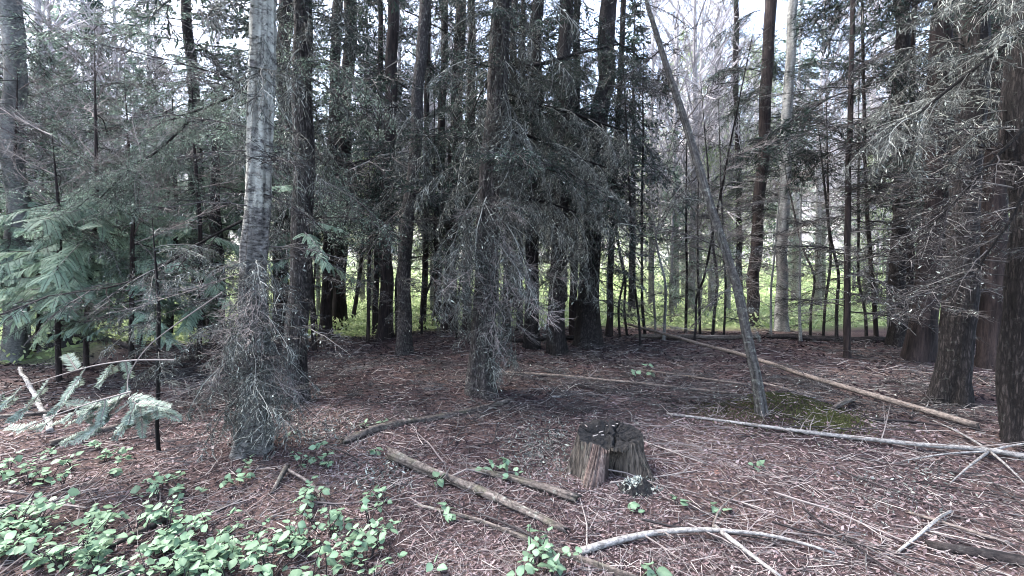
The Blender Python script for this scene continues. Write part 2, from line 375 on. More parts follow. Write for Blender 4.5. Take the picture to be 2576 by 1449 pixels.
# ------------------------------------------------------------------ branch prototypes
BL = 1.5   # nominal length of every prototype branch
def branch_arrays(seed, kind, lod=1.0):
    """returns arrays of one branch growing along +X"""
    global rng
    keep = rng; rng = np.random.default_rng(seed); g = rng
    mb = MB()
    K = dict(
        dead=dict(n2=20, l2=.6, ang=50, droop=.15, up=.10, d2=.2, n3=5, l3=.2, rw=.0095, nd=0, li=.8),
        lichen=dict(n2=18, l2=.6, ang=44, droop=.48, up=.1, d2=.5, n3=6, l3=.22, rw=.0085, nd=1.2, li=2.2),
        fir=dict(n2=26, l2=.62, ang=50, droop=.28, up=.12, d2=.22, n3=7, l3=.2, rw=.008, nd=16, li=.3),
        hem=dict(n2=24, l2=.58, ang=52, droop=.4, up=.15, d2=.3, n3=6, l3=.2, rw=.007, nd=16, li=.3),
        bare=dict(n2=18, l2=.7, ang=38, droop=-.05, up=.25, d2=-.05, n3=5, l3=.28, rw=.007, nd=0, li=1.0))[kind]
    n = 9; t = np.linspace(0, 1, n)
    wy = np.cumsum(g.normal(size=n))*.018; wz = np.cumsum(g.normal(size=n))*.012
    mp = np.stack([BL*t*(1-.12*abs(K['droop'])), wy, BL*(K['up']*t - K['droop']*t*t) + wz], 1)
    def at(tt):
        q = np.clip(tt, 0, .9999)*(n-1); j = q.astype(int); f = (q-j)[:, None]
        return mp[j]*(1-f) + mp[j+1]*f, norm(mp[j+1]-mp[j])
    rw = K['rw']
    tube(mb, mp, rw*(1.35 - 1.1*t), 5, 0, g.random())
    n2 = int(K['n2']); t2 = np.sort(g.random(n2))*.9 + .08
    p2, d2 = at(t2); side = np.where(np.arange(n2) % 2, 1, -1)
    ang = R(K['ang'])*(.8 + .4*g.random(n2))*side
    dx = np.stack([d2[:, 0]*np.cos(ang) - d2[:, 1]*np.sin(ang), d2[:, 0]*np.sin(ang) + d2[:, 1]*np.cos(ang), d2[:, 2] + .18*g.normal(size=n2)], 1)
    dx = norm(dx); L2 = K['l2']*(1.05 - .8*t2)*(.6 + .6*g.random(n2))*BL/1.5
    seg = 4; A = []; Bq = []; ra = []; rb = []; cr = []
    prev = p2
    for s_ in range(seg):
        dx = norm(dx + np.stack([np.zeros(n2), np.zeros(n2), -K['d2']*(.3 + g.random(n2))/seg*1.6], 1) + g.normal(size=(n2, 3))*.1)
        nxt = prev + dx*(L2/seg)[:, None]
        A.append(prev); Bq.append(nxt); ra.append(np.full(n2, rw*.62*(1-s_/seg*.7))); rb.append(np.full(n2, rw*.62*(1-(s_+1)/seg*.7)))
        prev = nxt
    A = np.concatenate(A); Bq = np.concatenate(Bq)
    sticks(mb, A, Bq, np.concatenate(ra), np.concatenate(rb), 0, 3, np.tile(g.random(n2), seg))
    # third order
    n3 = int(n2*K['n3']); j = g.integers(0, len(A), n3); f = g.random(n3)[:, None]
    b3 = A[j]*(1-f) + Bq[j]*f; dd = norm(Bq[j]-A[j]); perp = norm(np.cross(dd, np.array([0, 0, 1.])) + g.normal(size=(n3, 3))*.35)
    s3 = np.where(g.random(n3) > .5, 1, -1)[:, None]
    d3 = norm(dd*.75 + perp*s3*.8 + np.array([0, 0, -K['d2']*.7])); L3 = K['l3']*(.4 + .9*g.random(n3))
    m3 = b3 + d3*(L3*.55)[:, None]; d3b = norm(d3 + g.normal(size=(n3, 3))*.25 + np.array([0, 0, -K['d2']*.5])); e3 = m3 + d3b*(L3*.45)[:, None]
    r3 = rw*.38
    sticks(mb, b3, m3, r3, r3*.75, 0); sticks(mb, m3, e3, r3*.75, r3*.5, 0)
    SA = np.concatenate([A, b3, m3]); SB = np.concatenate([Bq, m3, e3]); ln = np.linalg.norm(SB-SA, axis=1)
    pr = ln/ln.sum()
    LI = 2 if K['nd'] else 1
    if K['nd']:
        nn = int(n3*K['nd']*lod*.42); j = g.choice(len(SA), nn, p=pr); f = g.random(nn)[:, None]
        C = SA[j]*(1-f) + SB[j]*f; dd = norm(SB[j]-SA[j]); pp = norm(np.cross(dd, np.array([0, 0, 1.])) + g.normal(size=(nn, 3))*.45)
        D = norm(dd*.95 + pp*np.where(g.random(nn) > .5, 1, -1)[:, None] + np.array([0, 0, -.12]))
        big = 1/math.sqrt(lod)
        nl = (.05 if kind == 'fir' else .042)*(.6 + .8*g.random(nn)); nw = .009
        tw = g.random(len(SA)); tr = np.clip(.15*g.normal(size=nn) + .85*tw[j]**1.5 + .2*(C[:, 0]/BL - .3), 0, 1)
        flecks(mb, C, D, norm(np.cross(D, g.normal(size=(nn, 3)))), nl*big, nw*big, 1, tr)
    if K['li']:
        nn = int(n3*K['li']*min(1, lod*1.5)); j = g.choice(len(SA), nn, p=pr); f = g.random(nn)[:, None]
        C = SA[j]*(1-f) + SB[j]*f
        D = norm(g.normal(size=(nn, 3)) + np.array([0, 0, -.9 if kind == 'lichen' else -.2])); U = norm(np.cross(D, g.normal(size=(nn, 3))))
        Ls = (.018 + .06*g.random(nn)**2.0); flecks(mb, C, D, U, Ls, Ls*(.2 + .25*g.random(nn)), LI, g.random(nn)**1.5)
        if kind == 'lichen':   # a few hanging beard strands
            nn = 30; j = g.choice(len(SA), nn, p=pr); C = SB[j]
            E = C + np.stack([g.normal(size=nn)*.01, g.normal(size=nn)*.01, -.04-.12*g.random(nn)], 1)
            sticks(mb, C, E, .0045, .0015, LI)
    rng = keep
    return mb.arrays()

def cedar_arrays(seed, lod=1.0):
    """a drooping cedar limb carrying flat fern-like sprays"""
    g = np.random.default_rng(seed); mb = MB()
    n = 9; t = np.linspace(0, 1, n)
    mp = np.stack([BL*t*.95, np.cumsum(g.normal(size=n))*.02, BL*(.10*t - .35*t*t + .12*t**4)], 1)
    tube(mb, mp, .0085*(1.3-1.1*t), 5, 0, g.random())
    ns = 30
    for q in range(ns):
        tt = .12 + .88*q/(ns-1); u = min(tt, .999)*(n-1); j = int(u); f = u-j
        b = mp[j]*(1-f)+mp[j+1]*f; dm = norm(mp[j+1]-mp[j]); sd = 1 if q % 2 else -1
        a = R(48)*sd*(.7+.5*g.random()) if q < ns-1 else 0
        d = norm(np.array([dm[0]*math.cos(a)-dm[1]*math.sin(a), dm[0]*math.sin(a)+dm[1]*math.cos(a), dm[2]-.10+.2*g.normal()]))
        Ls = (.36*(1.05-.5*tt))*(.5+.75*g.random()); nl = int(13*lod)
        k_ = np.linspace(.08, 1, nl)
        c = b + d[None]*(Ls*k_)[:, None] + np.array([0, 0, -1.])[None]*(Ls*(.12+.3*g.random())*k_**2)[:, None]
        sticks(mb, c[:-1], c[1:], .0028, .0022, 0)
        td = norm(np.gradient(c, axis=0)); sidev = norm(np.cross(td, np.array([0, 0, 1.])) + g.normal(size=3)*.12)
        tone = np.clip(.35 + .5*g.random(), 0, 1)
        for s_ in (1, -1):
            ll = Ls*.22*(1.0-.75*k_)*(.75+.4*g.random(nl)) + .02
            dd = norm(td*.75 + sidev*s_*1.0 + np.array([0, 0, -.18]) + g.normal(size=(nl, 3))*.06)
            up = norm(np.cross(dd, np.cross(sidev, td))); sticks(mb, c, c+dd*ll[:, None], .0022, .001, 1, 3, np.clip(tone+g.normal(size=nl)*.1, 0, 1))
            for fr in (.2, .42, .64, .86):
                for s2 in (1, -1):
                    cc = c + dd*(ll*fr)[:, None]; d2 = norm(dd*.85 + up*s2*.75)
                    flecks(mb, cc, d2, np.cross(d2, np.cross(td, sidev)), ll*.42*(1.1-.6*fr), .005+ll*.03, 1, np.clip(tone+g.normal(size=nl)*.13, 0, 1))
    return mb.arrays()

def arr_mesh(name, arr, mats):
    mb = MB(); mb.merge(arr); return mb.mesh(name, mats)

PROTO = {}
for kind, nv, mats in (('dead', 6, ['dead', 'lichen']), ('lichen', 7, ['grey_twig', 'fir', 'lichen']), ('fir', 5, ['dead', 'fir', 'lichen']), ('hem', 4, ['dead', 'hem', 'lichen']), ('bare', 3, ['pale_twig', 'lichen'])):
    PROTO[kind] = [arr_mesh('branch_'+kind, branch_arrays(11*nv+q*7+len(kind), kind), [M[x] for x in mats]) for q in range(nv)]
PROTO['cedar'] = [arr_mesh('branch_cedar', cedar_arrays(31+q), [M['dead'], M['cedar']]) for q in range(4)]

# crowns: the many small branches of the upper stem merged in one mesh, shared between trees
def crown_mesh(name, kinds, z0, z1, n, len0, len1, mats, seed, lod=.45, pitch=(-35, 5)):
    g = np.random.default_rng(seed); mb = MB()
    src = [(branch_arrays(seed*13+q, kd, lod) if kd != 'cedar' else cedar_arrays(seed*13+q, .6)) for q, kd in enumerate(kinds)]
    for q in range(n):
        f = (q + g.random())/n; z = z0 + (z1-z0)*f; L = (len0*(1-f)+len1*f)*(.6+.6*g.random())
        mtx = Matrix.Translation((0, 0, z)) @ Matrix.Rotation(g.random()*2*math.pi, 4, 'Z') @ Matrix.Rotation(-R(pitch[0]+(pitch[1]-pitch[0])*g.random()), 4, 'Y') @ Matrix.Rotation(R(g.normal()*15), 4, 'X')
        mb.merge(src[q % len(src)], mtx, L/BL)
    return mb.mesh(name, mats)

CROWN = {
    'fir': [crown_mesh('fir_crown', ['fir', 'fir', 'fir', 'dead'], 0, 8, 26, 1.9, .9, [M['dead'], M['fir'], M['lichen']], 3+q) for q in range(3)],
    'hem': [crown_mesh('hemlock_crown', ['hem', 'bare'], 0, 8, 30, 1.9, .9, [M['dead'], M['hem'], M['lichen']], 23+q) for q in range(2)],
    'lichen': [crown_mesh('lichen_crown', ['lichen', 'fir', 'lichen'], 0, 7, 20, 1.5, 1.0, [M['grey_twig'], M['fir'], M['lichen']], 43+q, .8, (-45, 0)) for q in range(2)],
}

# ------------------------------------------------------------------ trees
def trunk_mesh(path, r0, r1, mat, sides, step, rough, flare, seed):
    """path: list of local points; radius runs r0 -> r1 at path end; extra flare at the foot"""
    pts = [Vector(p) for p in path]; out_ = []; acc = []
    ln = [0]
    for a, b in zip(pts, pts[1:]): ln.append(ln[-1]+(b-a).length)
    tot = ln[-1]; n = max(8, int(tot/step)); xs = np.linspace(0, tot, n)
    P_ = np.array([tuple(p) for p in pts]); C = np.stack([np.interp(xs, ln, P_[:, q]) for q in range(3)], 1)
    # smooth the polyline
    for _ in range(3): C[1:-1] = (C[:-2] + 2*C[1:-1] + C[2:])/4
    C[:, 0] += .25*r0*vnoise(xs*1.3, seed); C[:, 1] += .25*r0*vnoise(xs*1.3, seed+9)
    rad = r0 + (r1-r0)*(xs/tot)
    if tot < 9: rad = rad*np.clip((tot-xs)/(tot*.4), .08, 1)**.7
    a = np.arange(sides)*2*np.pi/sides
    fl = 1 + flare*np.exp(-(xs/ (r0*2.4)))[:, None]*(1 + .45*np.cos(a*3+seed)[None] + .3*np.cos(a*5+seed*2)[None])
    rr_ = rad[:, None]*fl*(1 + rough*fbm(np.cos(a)[None]*2.5+seed, np.sin(a)[None]*2.5, xs[:, None]*1.2, 2) + rough*.6*fbm(np.cos(a)[None]*9+seed, np.sin(a)[None]*9, xs[:, None]*7, 2))
    v = C[:, None] + np.stack([np.cos(a)[None]*rr_, np.sin(a)[None]*rr_, np.zeros_like(rr_)], -1)
    mb = MB(); i = np.arange(n-1)[:, None]*sides; k = np.arange(sides)[None]; k2 = (k+1) % sides
    f = np.concatenate([np.stack([i+k, i+k2, i+k2+sides], -1).reshape(-1, 3), np.stack([i+k, i+k2+sides, i+k+sides], -1).reshape(-1, 3)])
    gv = fbm(np.cos(a)[None]*6+seed, np.sin(a)[None]*6, xs[:, None]*1.6, 3)
    mb.add(v.reshape(-1, 3), f, 0, np.clip(.5+.3*gv, 0, 1).ravel())
    return mb.mesh('trunk', [mat], True), C, rad

def add_branches(root, C, rad, recipe, g):
    for (kind, z0, z1, n, l0, l1, p0, p1, azc, azs) in recipe:
        zs = C[:, 2]
        for q in range(n):
            z = z0 + (z1-z0)*(q + g.random())/n
            if z > zs[-1]: continue
            c = [np.interp(z, zs, C[:, w_]) for w_ in (0, 1)]; rd = np.interp(z, zs, rad)
            az = R(azc + (g.random()*2-1)*azs); L = l0 + (l1-l0)*g.random()
            o = link('branch', PROTO[kind][int(g.integers(len(PROTO[kind])))], root)
            o.location = (c[0]+math.cos(az)*rd*.7, c[1]+math.sin(az)*rd*.7, z)
            o.rotation_euler = (Matrix.Rotation(az, 4, 'Z') @ Matrix.Rotation(-R(p0+(p1-p0)*g.random()), 4, 'Y') @ Matrix.Rotation(R(g.normal()*14), 4, 'X')).to_euler()
            s_ = L/BL; o.scale = (s_, s_*(.85+.3*g.random()), s_)

def tree(name, cat, label, base, via, wb, wt, bark, recipe=(), crown=None, height=11, seed=1, group=None, rough=.08, flare=.5, near=False, dist=None):
    """base, via: measured picture points (V pixels) of the stem, projected to the ground / to the base's distance"""
    g = np.random.default_rng(seed*101+5)
    b = G(*base) if dist is None else None
    if b is None:
        p = P(base[0], base[1], dist); b = Vector((p.x, p.y, float(H(p.x, p.y))))
    root = link(name, None, None, b); root.empty_display_size = .2
    tag(root, label, cat, group)
    pts = [Vector((0, 0, -.12))]
    for q, vv in enumerate(via):
        p = P(vv[0], vv[1], b.y + (vv[2] if len(vv) > 2 else 0)); pts.append(p - b)
    d = pts[-1]-pts[-2] if len(pts) > 1 else Vector((0, 0, 1))
    d = d/ max(.2, d.z)
    top = pts[-1].z
    if top < height: pts.append(pts[-1] + Vector((d.x*.5, d.y*.5, 1))*(height-top))
    r0 = wb/2*b.y/FPX; r1v = wt/2*b.y/FPX
    frac = max(.3, (top+.1)/ (max(height, top)+.12)); r1 = max(.015, r0 + (r1v-r0)/frac*.8)
    me, C, rad = trunk_mesh(pts, r0*.92, r1, B[bark], 40 if near else 14, .05 if near else .16, rough, flare, seed)
    link('trunk', me, root)
    add_branches(root, C, rad, recipe, g)
    if crown:
        kind, cz = crown
        zs = C[:, 2]
        if cz < zs[-1]:
            o = link('crown', CROWN[kind][seed % len(CROWN[kind])], root)
            x, y = np.interp(cz, zs, C[:, 0]), np.interp(cz, zs, C[:, 1])
            o.location = (x, y, cz); o.rotation_euler = (0, 0, g.random()*6.28)
            s_ = (zs[-1]-cz)/7.6; o.scale = (max(.8, min(1.3, s_)), max(.8, min(1.3, s_)), s_)
    return root

# recipes: (kind, z0, z1, count, length range, pitch range, azimuth centre, azimuth spread)
def r_dead(z0, z1, n, l0=.5, l1=1.2, p0=-30, p1=12, c=270, s=180): return ('dead', z0, z1, n, l0, l1, p0, p1, c, s)
def r_lich(z0, z1, n, l0=.6, l1=1.4, p0=-55, p1=-5, c=270, s=180): return ('lichen', z0, z1, n, l0, l1, p0, p1, c, s)
def r_fir(z0, z1, n, l0=1.0, l1=2.0, p0=-35, p1=5, c=270, s=180): return ('fir', z0, z1, n, l0, l1, p0, p1, c, s)
def r_hem(z0, z1, n, l0=1.0, l1=2.0, p0=-35, p1=5, c=270, s=180): return ('hem', z0, z1, n, l0, l1, p0, p1, c, s)
def r_ced(z0, z1, n, l0=1.0, l1=2.0, p0=-25, p1=5, c=270, s=180): return ('cedar', z0, z1, n, l0, l1, p0, p1, c, s)
def r_bare(z0, z1, n, l0=.5, l1=1.2, p0=-5, p1=35, c=270, s=180): return ('bare', z0, z1, n, l0, l1, p0, p1, c, s)

# --- the nearest trunks
tree('fir_tree', 'fir tree', 'pale lichen-blotched trunk left of centre, scaly at the foot, nearest on that side', (645, 1128), [(640, 900), (648, 550), (657, 0)], 70, 54, 'fir_pale',
     [r_lich(.3, 1.8, 34, .35, .85, -75, 10, 215, 110), r_dead(.3, 1.7, 16, .3, .8, -70, 20), r_bare(.7, 1.7, 14, .35, .8, -85, -30, 250, 110), r_lich(.4, 1.6, 10, .35, .7, -60, 10, 340, 50), r_dead(1.2, 3.4, 12, .4, 1.0, -40, 20, 330, 120), r_lich(2.2, 6, 20, .4, 1.0)], ('fir', 4.6), 12, 1, near=True, rough=.2, flare=.5)
tree('fir_tree', 'fir tree', 'grey-brown trunk just right of the pale blotched trunk, flared foot in debris', (742, 1010), [(748, 800), (760, 580), (765, 100)], 58, 44, 'fir_grey',
     [r_dead(.8, 2.6, 14, .4, 1.0, -40, 10), r_ced(1.8, 2.6, 4, .5, .8, -30, 0, 320, 60), r_lich(2.4, 5.5, 16), r_hem(2.6, 5.5, 18, .8, 1.6)], ('lichen', 4.4), 11, 2, near=True)
tree('spruce_tree', 'spruce tree', 'central trunk with plated bark, draped in drooping lichen twigs', (1205, 985), [(1212, 800), (1235, 400), (1258, 0)], 66, 46, 'fir_grey',
     [r_lich(.5, 1.4, 9, .35, .8, -70, -10, 290, 120), r_lich(1.3, 2.6, 34, .6, 1.25, -75, -15, 300, 120), r_bare(1.1, 2.7, 16, .5, 1.1, -80, -35, 290, 90), r_lich(2.4, 5.4, 42, .7, 1.5, -65, -10, 300, 150), r_fir(2.8, 6, 16, .9, 1.7)], ('lichen', 5.0), 12, 3, near=True)
tree('fir_tree', 'fir tree', 'thick dark trunk at the right, flared foot, seen in front of two thinner ones', (2395, 1012), [(2412, 800), (2432, 450), (2452, 100)], 66, 56, 'fir_dark',
     [r_lich(2.8, 4.8, 9, .5, 1.1, -20, 15, 240, 110), r_dead(1.0, 3.0, 16, .5, 1.2, -30, 10)], ('fir', 4.6), 12, 4, near=True, flare=.55)
tree('fir_tree', 'fir tree', 'lichen-grey trunk cut off by the right edge, nearest on that side', (2600, 1120), [(2592, 900), (2590, 500), (2596, 60)], 104, 92, 'fir_dark',
     [r_lich(2.9, 4.6, 14, .5, 1.2, -5, 35, 190, 75), r_dead(1.4, 3.0, 12, .5, 1.2, -10, 30, 185, 60)], ('lichen', 4.6), 11, 5, near=True)
tree('leaning_tree', 'leaning tree', 'slim leaning stem rooted in the mossy mound, tilting to the left as it rises', (1920, 1036), [(1902, 940), (1850, 720, .1), (1780, 500, .2), (1722, 300, .3), (1628, 20, .4)], 28, 14, 'lean',
     [r_lich(.8, 2.5, 9, .2, .5, -60, 30), r_dead(1.2, 5.4, 44, .3, .9, -60, 25)], None, 6.2, 6, near=True, flare=.5)

# --- second row, 7 to 12 m
T2 = [
 ('cedar_tree', 'dark trunk close behind the right side of the pale blotched trunk', (706, 855), [(710, 600), (716, 200)], 40, 34, 'cedar', [r_dead(1, 3, 10), r_hem(3, 6, 14)], ('hem', 2.8)),
 ('dead_snag', 'reddish rotten snag leaning behind the left side of the pale blotched trunk', (612, 960), [(628, 800), (640, 640)], 34, 30, 'cedar', [r_dead(.5, 1.6, 6, .3, .8)], None),
 ('cedar_tree', 'left stem of the close dark cedar pair with reddish feet', (822, 845), [(824, 700), (838, 400), (852, 0)], 30, 24, 'cedar', [r_dead(1, 3, 10), r_lich(3, 6.5, 22)], ('fir', 2.8)),
 ('cedar_tree', 'right, thicker stem of the close dark cedar pair with reddish feet', (852, 828), [(852, 700), (862, 400), (882, 0)], 40, 28, 'cedar', [r_dead(1, 3, 10), r_fir(2.6, 7, 26)], ('fir', 3.3)),
 ('cedar_tree', 'dark trunk between the cedar pair and the lighter grey trunk', (968, 852), [(972, 600), (980, 300), (990, 0)], 36, 26, 'cedar', [r_dead(1, 3, 12), r_lich(2.8, 6.5, 30)], ('fir', 2.8)),
 ('fir_tree', 'lighter grey trunk half way between cedar pair and central trunk', (1012, 892), [(1022, 650), (1048, 300), (1068, 0)], 38, 26, 'fir_grey', [r_dead(.8, 3, 16), r_lich(2.6, 5, 26)], ('fir', 2.6)),
 ('cedar_tree', 'left stem of the dark twin trunks close to the left of the central trunk', (1100, 818), [(1104, 600), (1112, 300), (1120, 0)], 22, 17, 'cedar', [r_dead(1, 4, 14), r_lich(3, 7, 20)], ('fir', 3.3)),
 ('cedar_tree', 'right, thicker stem of the dark twin trunks close to the left of the central trunk', (1132, 828), [(1136, 600), (1148, 300), (1160, 0)], 36, 25, 'cedar', [r_dead(1, 4, 12), r_fir(3.4, 7, 14)], ('lichen', 3.3)),
 ('cedar_tree', 'narrow dark trunk seen just behind the left side of the central trunk', (1172, 835), [(1176, 600), (1184, 300)], 24, 20, 'cedar', [r_dead(1, 4, 10), r_lich(3, 6, 16)], ('fir', 3.3)),
 ('fir_tree', 'dark trunk first to the right of the central trunk, behind drooping twigs', (1338, 875), [(1340, 600), (1350, 200)], 38, 30, 'fir_dark', [r_lich(1.6, 5, 30, .6, 1.3, -65, -10), r_dead(.7, 4, 22, .5, 1.3), r_fir(3.4, 6.5, 18)], ('fir', 2.8)),
 ('fir_tree', 'dark trunk second to the right of the central trunk, behind drooping twigs', (1398, 890), [(1404, 600), (1420, 200)], 46, 34, 'fir_dark', [r_lich(1.7, 5, 34, .7, 1.4, -55, -5), r_dead(.7, 4, 22, .5, 1.3), r_fir(3, 6, 20)], ('lichen', 2.8)),
 ('spruce_tree', 'stout dark trunk with long black limbs reaching out to the left', (1480, 872), [(1488, 600), (1512, 300), (1535, 0)], 58, 38, 'fir_dark', [r_lich(1.8, 5, 32, .8, 1.6, -45, 0), r_dead(.7, 3.5, 16, .6, 1.4), r_dead(1.5, 6, 20, 1.0, 2.0, -30, 0, 0, 180), r_fir(3, 7, 26)], ('fir', 2.8)),
 ('cedar_tree', 'thin dark trunk between the two stouter dark trunks right of centre', (1442, 850), [(1444, 500), (1450, 100)], 22, 18, 'cedar', [r_lich(2, 6, 20)], ('fir', 2.8)),
 ('fir_tree', 'thin dark trunk crossing behind the leaning stem', (1862, 800), [(1858, 500), (1852, 200)], 16, 12, 'cedar', [r_dead(1, 5, 30, .6, 1.6, -15, 15), r_fir(4, 8, 12)], None),
 ('fir_tree', 'dark reddish curving trunk between the leaning stem and the pale smooth trunk', (1886, 818), [(1896, 700), (1908, 520), (1924, 300), (1938, 0)], 30, 26, 'cedar', [r_dead(1.5, 4.5, 20, .5, 1.3, -15, 10), r_fir(4, 8, 20)], ('fir', 3.8)),
 ('fir_tree', 'pale smooth straight trunk with whorls of thin dead twigs, right of the leaning stem', (1966, 832), [(1970, 600), (1980, 300), (1993, 0)], 29, 20, 'smooth', [r_dead(1, 6.5, 34, .7, 1.7, -12, 8), r_fir(4.6, 8.6, 16, 1, 2, -20, 5, 0, 90)], None),
 ('fir_tree', 'slender dark stem in the open gap right of the pale smooth trunk', (2132, 900), [(2132, 700), (2136, 400), (2140, 250)], 17, 11, 'cedar', [r_dead(.8, 5.5, 38, .8, 1.8, -15, 10)], ('fir', 3.6)),
 ('fir_tree', 'very thin dark stem right of the slender one in the gap', (2208, 862), [(2190, 650), (2176, 420)], 11, 8, 'cedar', [r_dead(.8, 5.5, 24, .6, 1.4, -15, 10)], None),
 ('fir_tree', 'straight dark trunk on the right with many level dead twigs', (2258, 872), [(2262, 600), (2264, 200)], 38, 30, 'fir_dark', [r_dead(.8, 5, 40, .8, 1.8, -15, 10), r_fir(4, 8, 20)], ('fir', 3.8)),
 ('cedar_tree', 'broad brown trunk with a wide foot behind the thick right trunk', (2318, 908), [(2330, 760), (2345, 550), (2366, 200)], 56, 46, 'cedar', [r_dead(1, 5, 20, .6, 1.4), r_lich(3, 6, 10)], ('lichen', 4.4)),
 ('cedar_tree', 'dark trunk glimpsed in the gap left of the thick right trunk', (2385, 858), [(2392, 600), (2400, 300)], 34, 28, 'cedar', [r_dead(1, 5, 14)], ('fir', 2.8)),
 ('cedar_tree', 'dark trunk between the thick right trunk and the trunk at the right edge', (2496, 922), [(2500, 700), (2510, 300)], 56, 46, 'cedar', [r_dead(1, 5, 14, .6, 1.4), r_lich(2.8, 6, 10)], ('fir', 4.4)),
 ('fir_tree', 'thin dark stem near the left edge, bent and leaning left', (24, 870), [(28, 720), (12, 600), (-10, 480)], 17, 14, 'fir_dark', [r_dead(.5, 4, 14, .4, 1.0)], ('hem', 2.3)),
 ('fir_tree', 'dark trunk rising behind the cedar sprays at the upper left', (500, 850), [(492, 320), (478, 150), (466, 0)], 34, 20, 'fir_dark', [r_hem(2.0, 8, 46, 1.0, 2.3, -30, 8), r_bare(3, 8, 16, .8, 1.6)], ('fir', 4.3)),
 ('cedar_tree', 'dark trunk left of the rotten snag, foot in shadow', (552, 880), [(548, 700), (545, 560)], 34, 26, 'cedar', [r_dead(1, 3, 10), r_ced(2.0, 5, 18), r_hem(2.4, 6, 20)], None),
 ('cedar_tree', 'forked dark stem left of the dark trunk beside the rotten snag', (532, 862), [(524, 700), (515, 600)], 20, 18, 'cedar', [r_dead(1, 3, 8), r_ced(2.4, 5, 8)], None),
 ('fir_tree', 'pale bark trunk at the top left edge, veiled by thin twigs', (35, 900), [(38, 500), (32, 0)], 48, 40, 'smooth', [r_hem(2.2, 6, 26, .8, 1.7), r_bare(2.5, 6, 14, .8, 1.6)], ('hem', 2.8)),
 ('cedar_tree', 'slim black trunk between the lighter grey trunk and the dark twin trunks', (1064, 826), [(1070, 600), (1076, 200)], 17, 13, 'cedar', [r_dead(.8, 5, 18, .5, 1.3)], None),
 ('cedar_tree', 'slim black trunk hugging the right side of the central trunk', (1272, 842), [(1276, 600), (1290, 200)], 22, 17, 'cedar', [r_dead(.8, 5, 20, .5, 1.3)], None),
 ('cedar_tree', 'slim black trunk left of the first dark trunk right of centre', (1306, 830), [(1308, 600), (1316, 200)], 17, 13, 'cedar', [r_dead(.8, 5, 20, .5, 1.3)], None),
 ('cedar_tree', 'slim black trunk just right of the stout black-limbed trunk', (1532, 846), [(1538, 600), (1560, 200)], 18, 14, 'cedar', [r_dead(.8, 5, 24, .6, 1.6)], None),
 ('cedar_tree', 'slim black trunk between the straight dark right trunk and the broad brown trunk', (2288, 866), [(2290, 600), (2296, 200)], 16, 12, 'cedar', [r_dead(.8, 5, 20, .5, 1.4)], None),
 ('cedar_tree', 'slim black trunk just right of the thick right trunk', (2448, 866), [(2456, 600), (2470, 200)], 28, 22, 'cedar', [r_dead(.8, 5, 16, .5, 1.4)], None),
 ('cedar_tree', 'slim black trunk between the two stems near the lone dark cedar', (944, 838), [(948, 600), (956, 200)], 17, 13, 'cedar', [r_dead(.8, 5, 18, .5, 1.3)], None),
 ('young_tree', 'thin curved stem arching between the cedar pair and the next dark trunk', (884, 810), [(905, 700), (915, 560), (900, 400)], 11, 8, 'cedar', [r_dead(1.5, 4, 8, .4, .9)], None),
 ('young_tree', 'thin straight stem just left of the lighter grey trunk', (925, 862), [(928, 700), (930, 500)], 10, 7, 'cedar', [r_dead(1, 4, 10, .4, .9)], None),
]
for q, (nm, lab, base, via, wb, wt, bark, rec, cr) in enumerate(T2):
    hgt = 2.35 if nm == 'dead_snag' else (5 if nm == 'young_tree' else 13)
    if base in ((552, 880), (532, 862)): hgt = 5.2
    tree(nm, nm.replace('_', ' '), lab, base, via, wb, wt, bark, rec, cr, hgt, 20+q, rough=.07)

# --- saplings and bare stems along the meadow edge
SAP = [(1650, 842, 1642, 560), (1725, 838, 1728, 600), (1792, 845, 1800, 640), (1700, 800, 1690, 420), (1745, 860, 1760, 700), (2070, 850, 2080, 560), (2015, 858, 2010, 640), (2105, 858, 2096, 600),
       (2290, 868, 2300, 640), (2430, 850, 2440, 600), (800, 838, 792, 560), (1060, 842, 1075, 600), (1256, 850, 1262, 600), (1560, 850, 1566, 600), (1610, 870, 1600, 690), (300, 860, 310, 560), (120, 862, 110, 520), (430, 858, 440, 560), (2420, 850, 2410, 660), (1580, 846, 1572, 640), (1625, 850, 1618, 660), (1670, 856, 1680, 640), (1760, 842, 1752, 600), (1820, 852, 1826, 620), (1940, 846, 1936, 640), (2038, 846, 2046, 620), (2180, 852, 2172, 640), (2235, 848, 2240, 600), (1000, 846, 994, 620), (1150, 850, 1156, 640)]
gb = np.random.default_rng(314)
STR = [(24, 'bent left edge stem'), (215, 'wide-spray cedar'), (405, 'dead sapling'), (840, 'dark cedar pair'), (1012, 'lighter grey trunk'), (1205, 'central trunk'), (1480, 'stout black-limbed trunk'), (1862, 'thin dark trunk'), (1966, 'pale smooth trunk'), (2132, 'slender gap stem'), (2258, 'straight dark right trunk'), (2395, 'thick right trunk')]
for q, (x0, y0, x1, y1) in enumerate(SAP):
    side = 'at the forest edge in front of the green meadow' if x0 > 1500 else ('among the dark trunks in the middle' if x0 > 600 else 'under the cedar sprays at the left')
    tr = min(STR, key=lambda t: abs(t[0]-x0))
    tree('sapling', 'sapling', ('short' if q % 3 == 0 else 'tall')+(' dark' if q % 3 else ' grey')+' bare sapling '+('right' if x0 > tr[0] else 'left')+' of the '+tr[1], (x0, y0), [(x0+.3*(x1-x0)+gb.normal()*5, y0+.33*(y1-y0)), (x0+.6*(x1-x0)+gb.normal()*9, y0+.66*(y1-y0), gb.normal()*.2), (x1+gb.normal()*15, y1, gb.normal()*.4)], 6+3*gb.random(), 3.5, 'fir_dark' if q % 3 else 'smooth',
         [('dead' if q % 2 else 'bare', .3, 3.8, 17, .4, 1.15, -15, 30, 0, 180)], None, 4.5+q % 3, 60+q, group='thin saplings ' + side)

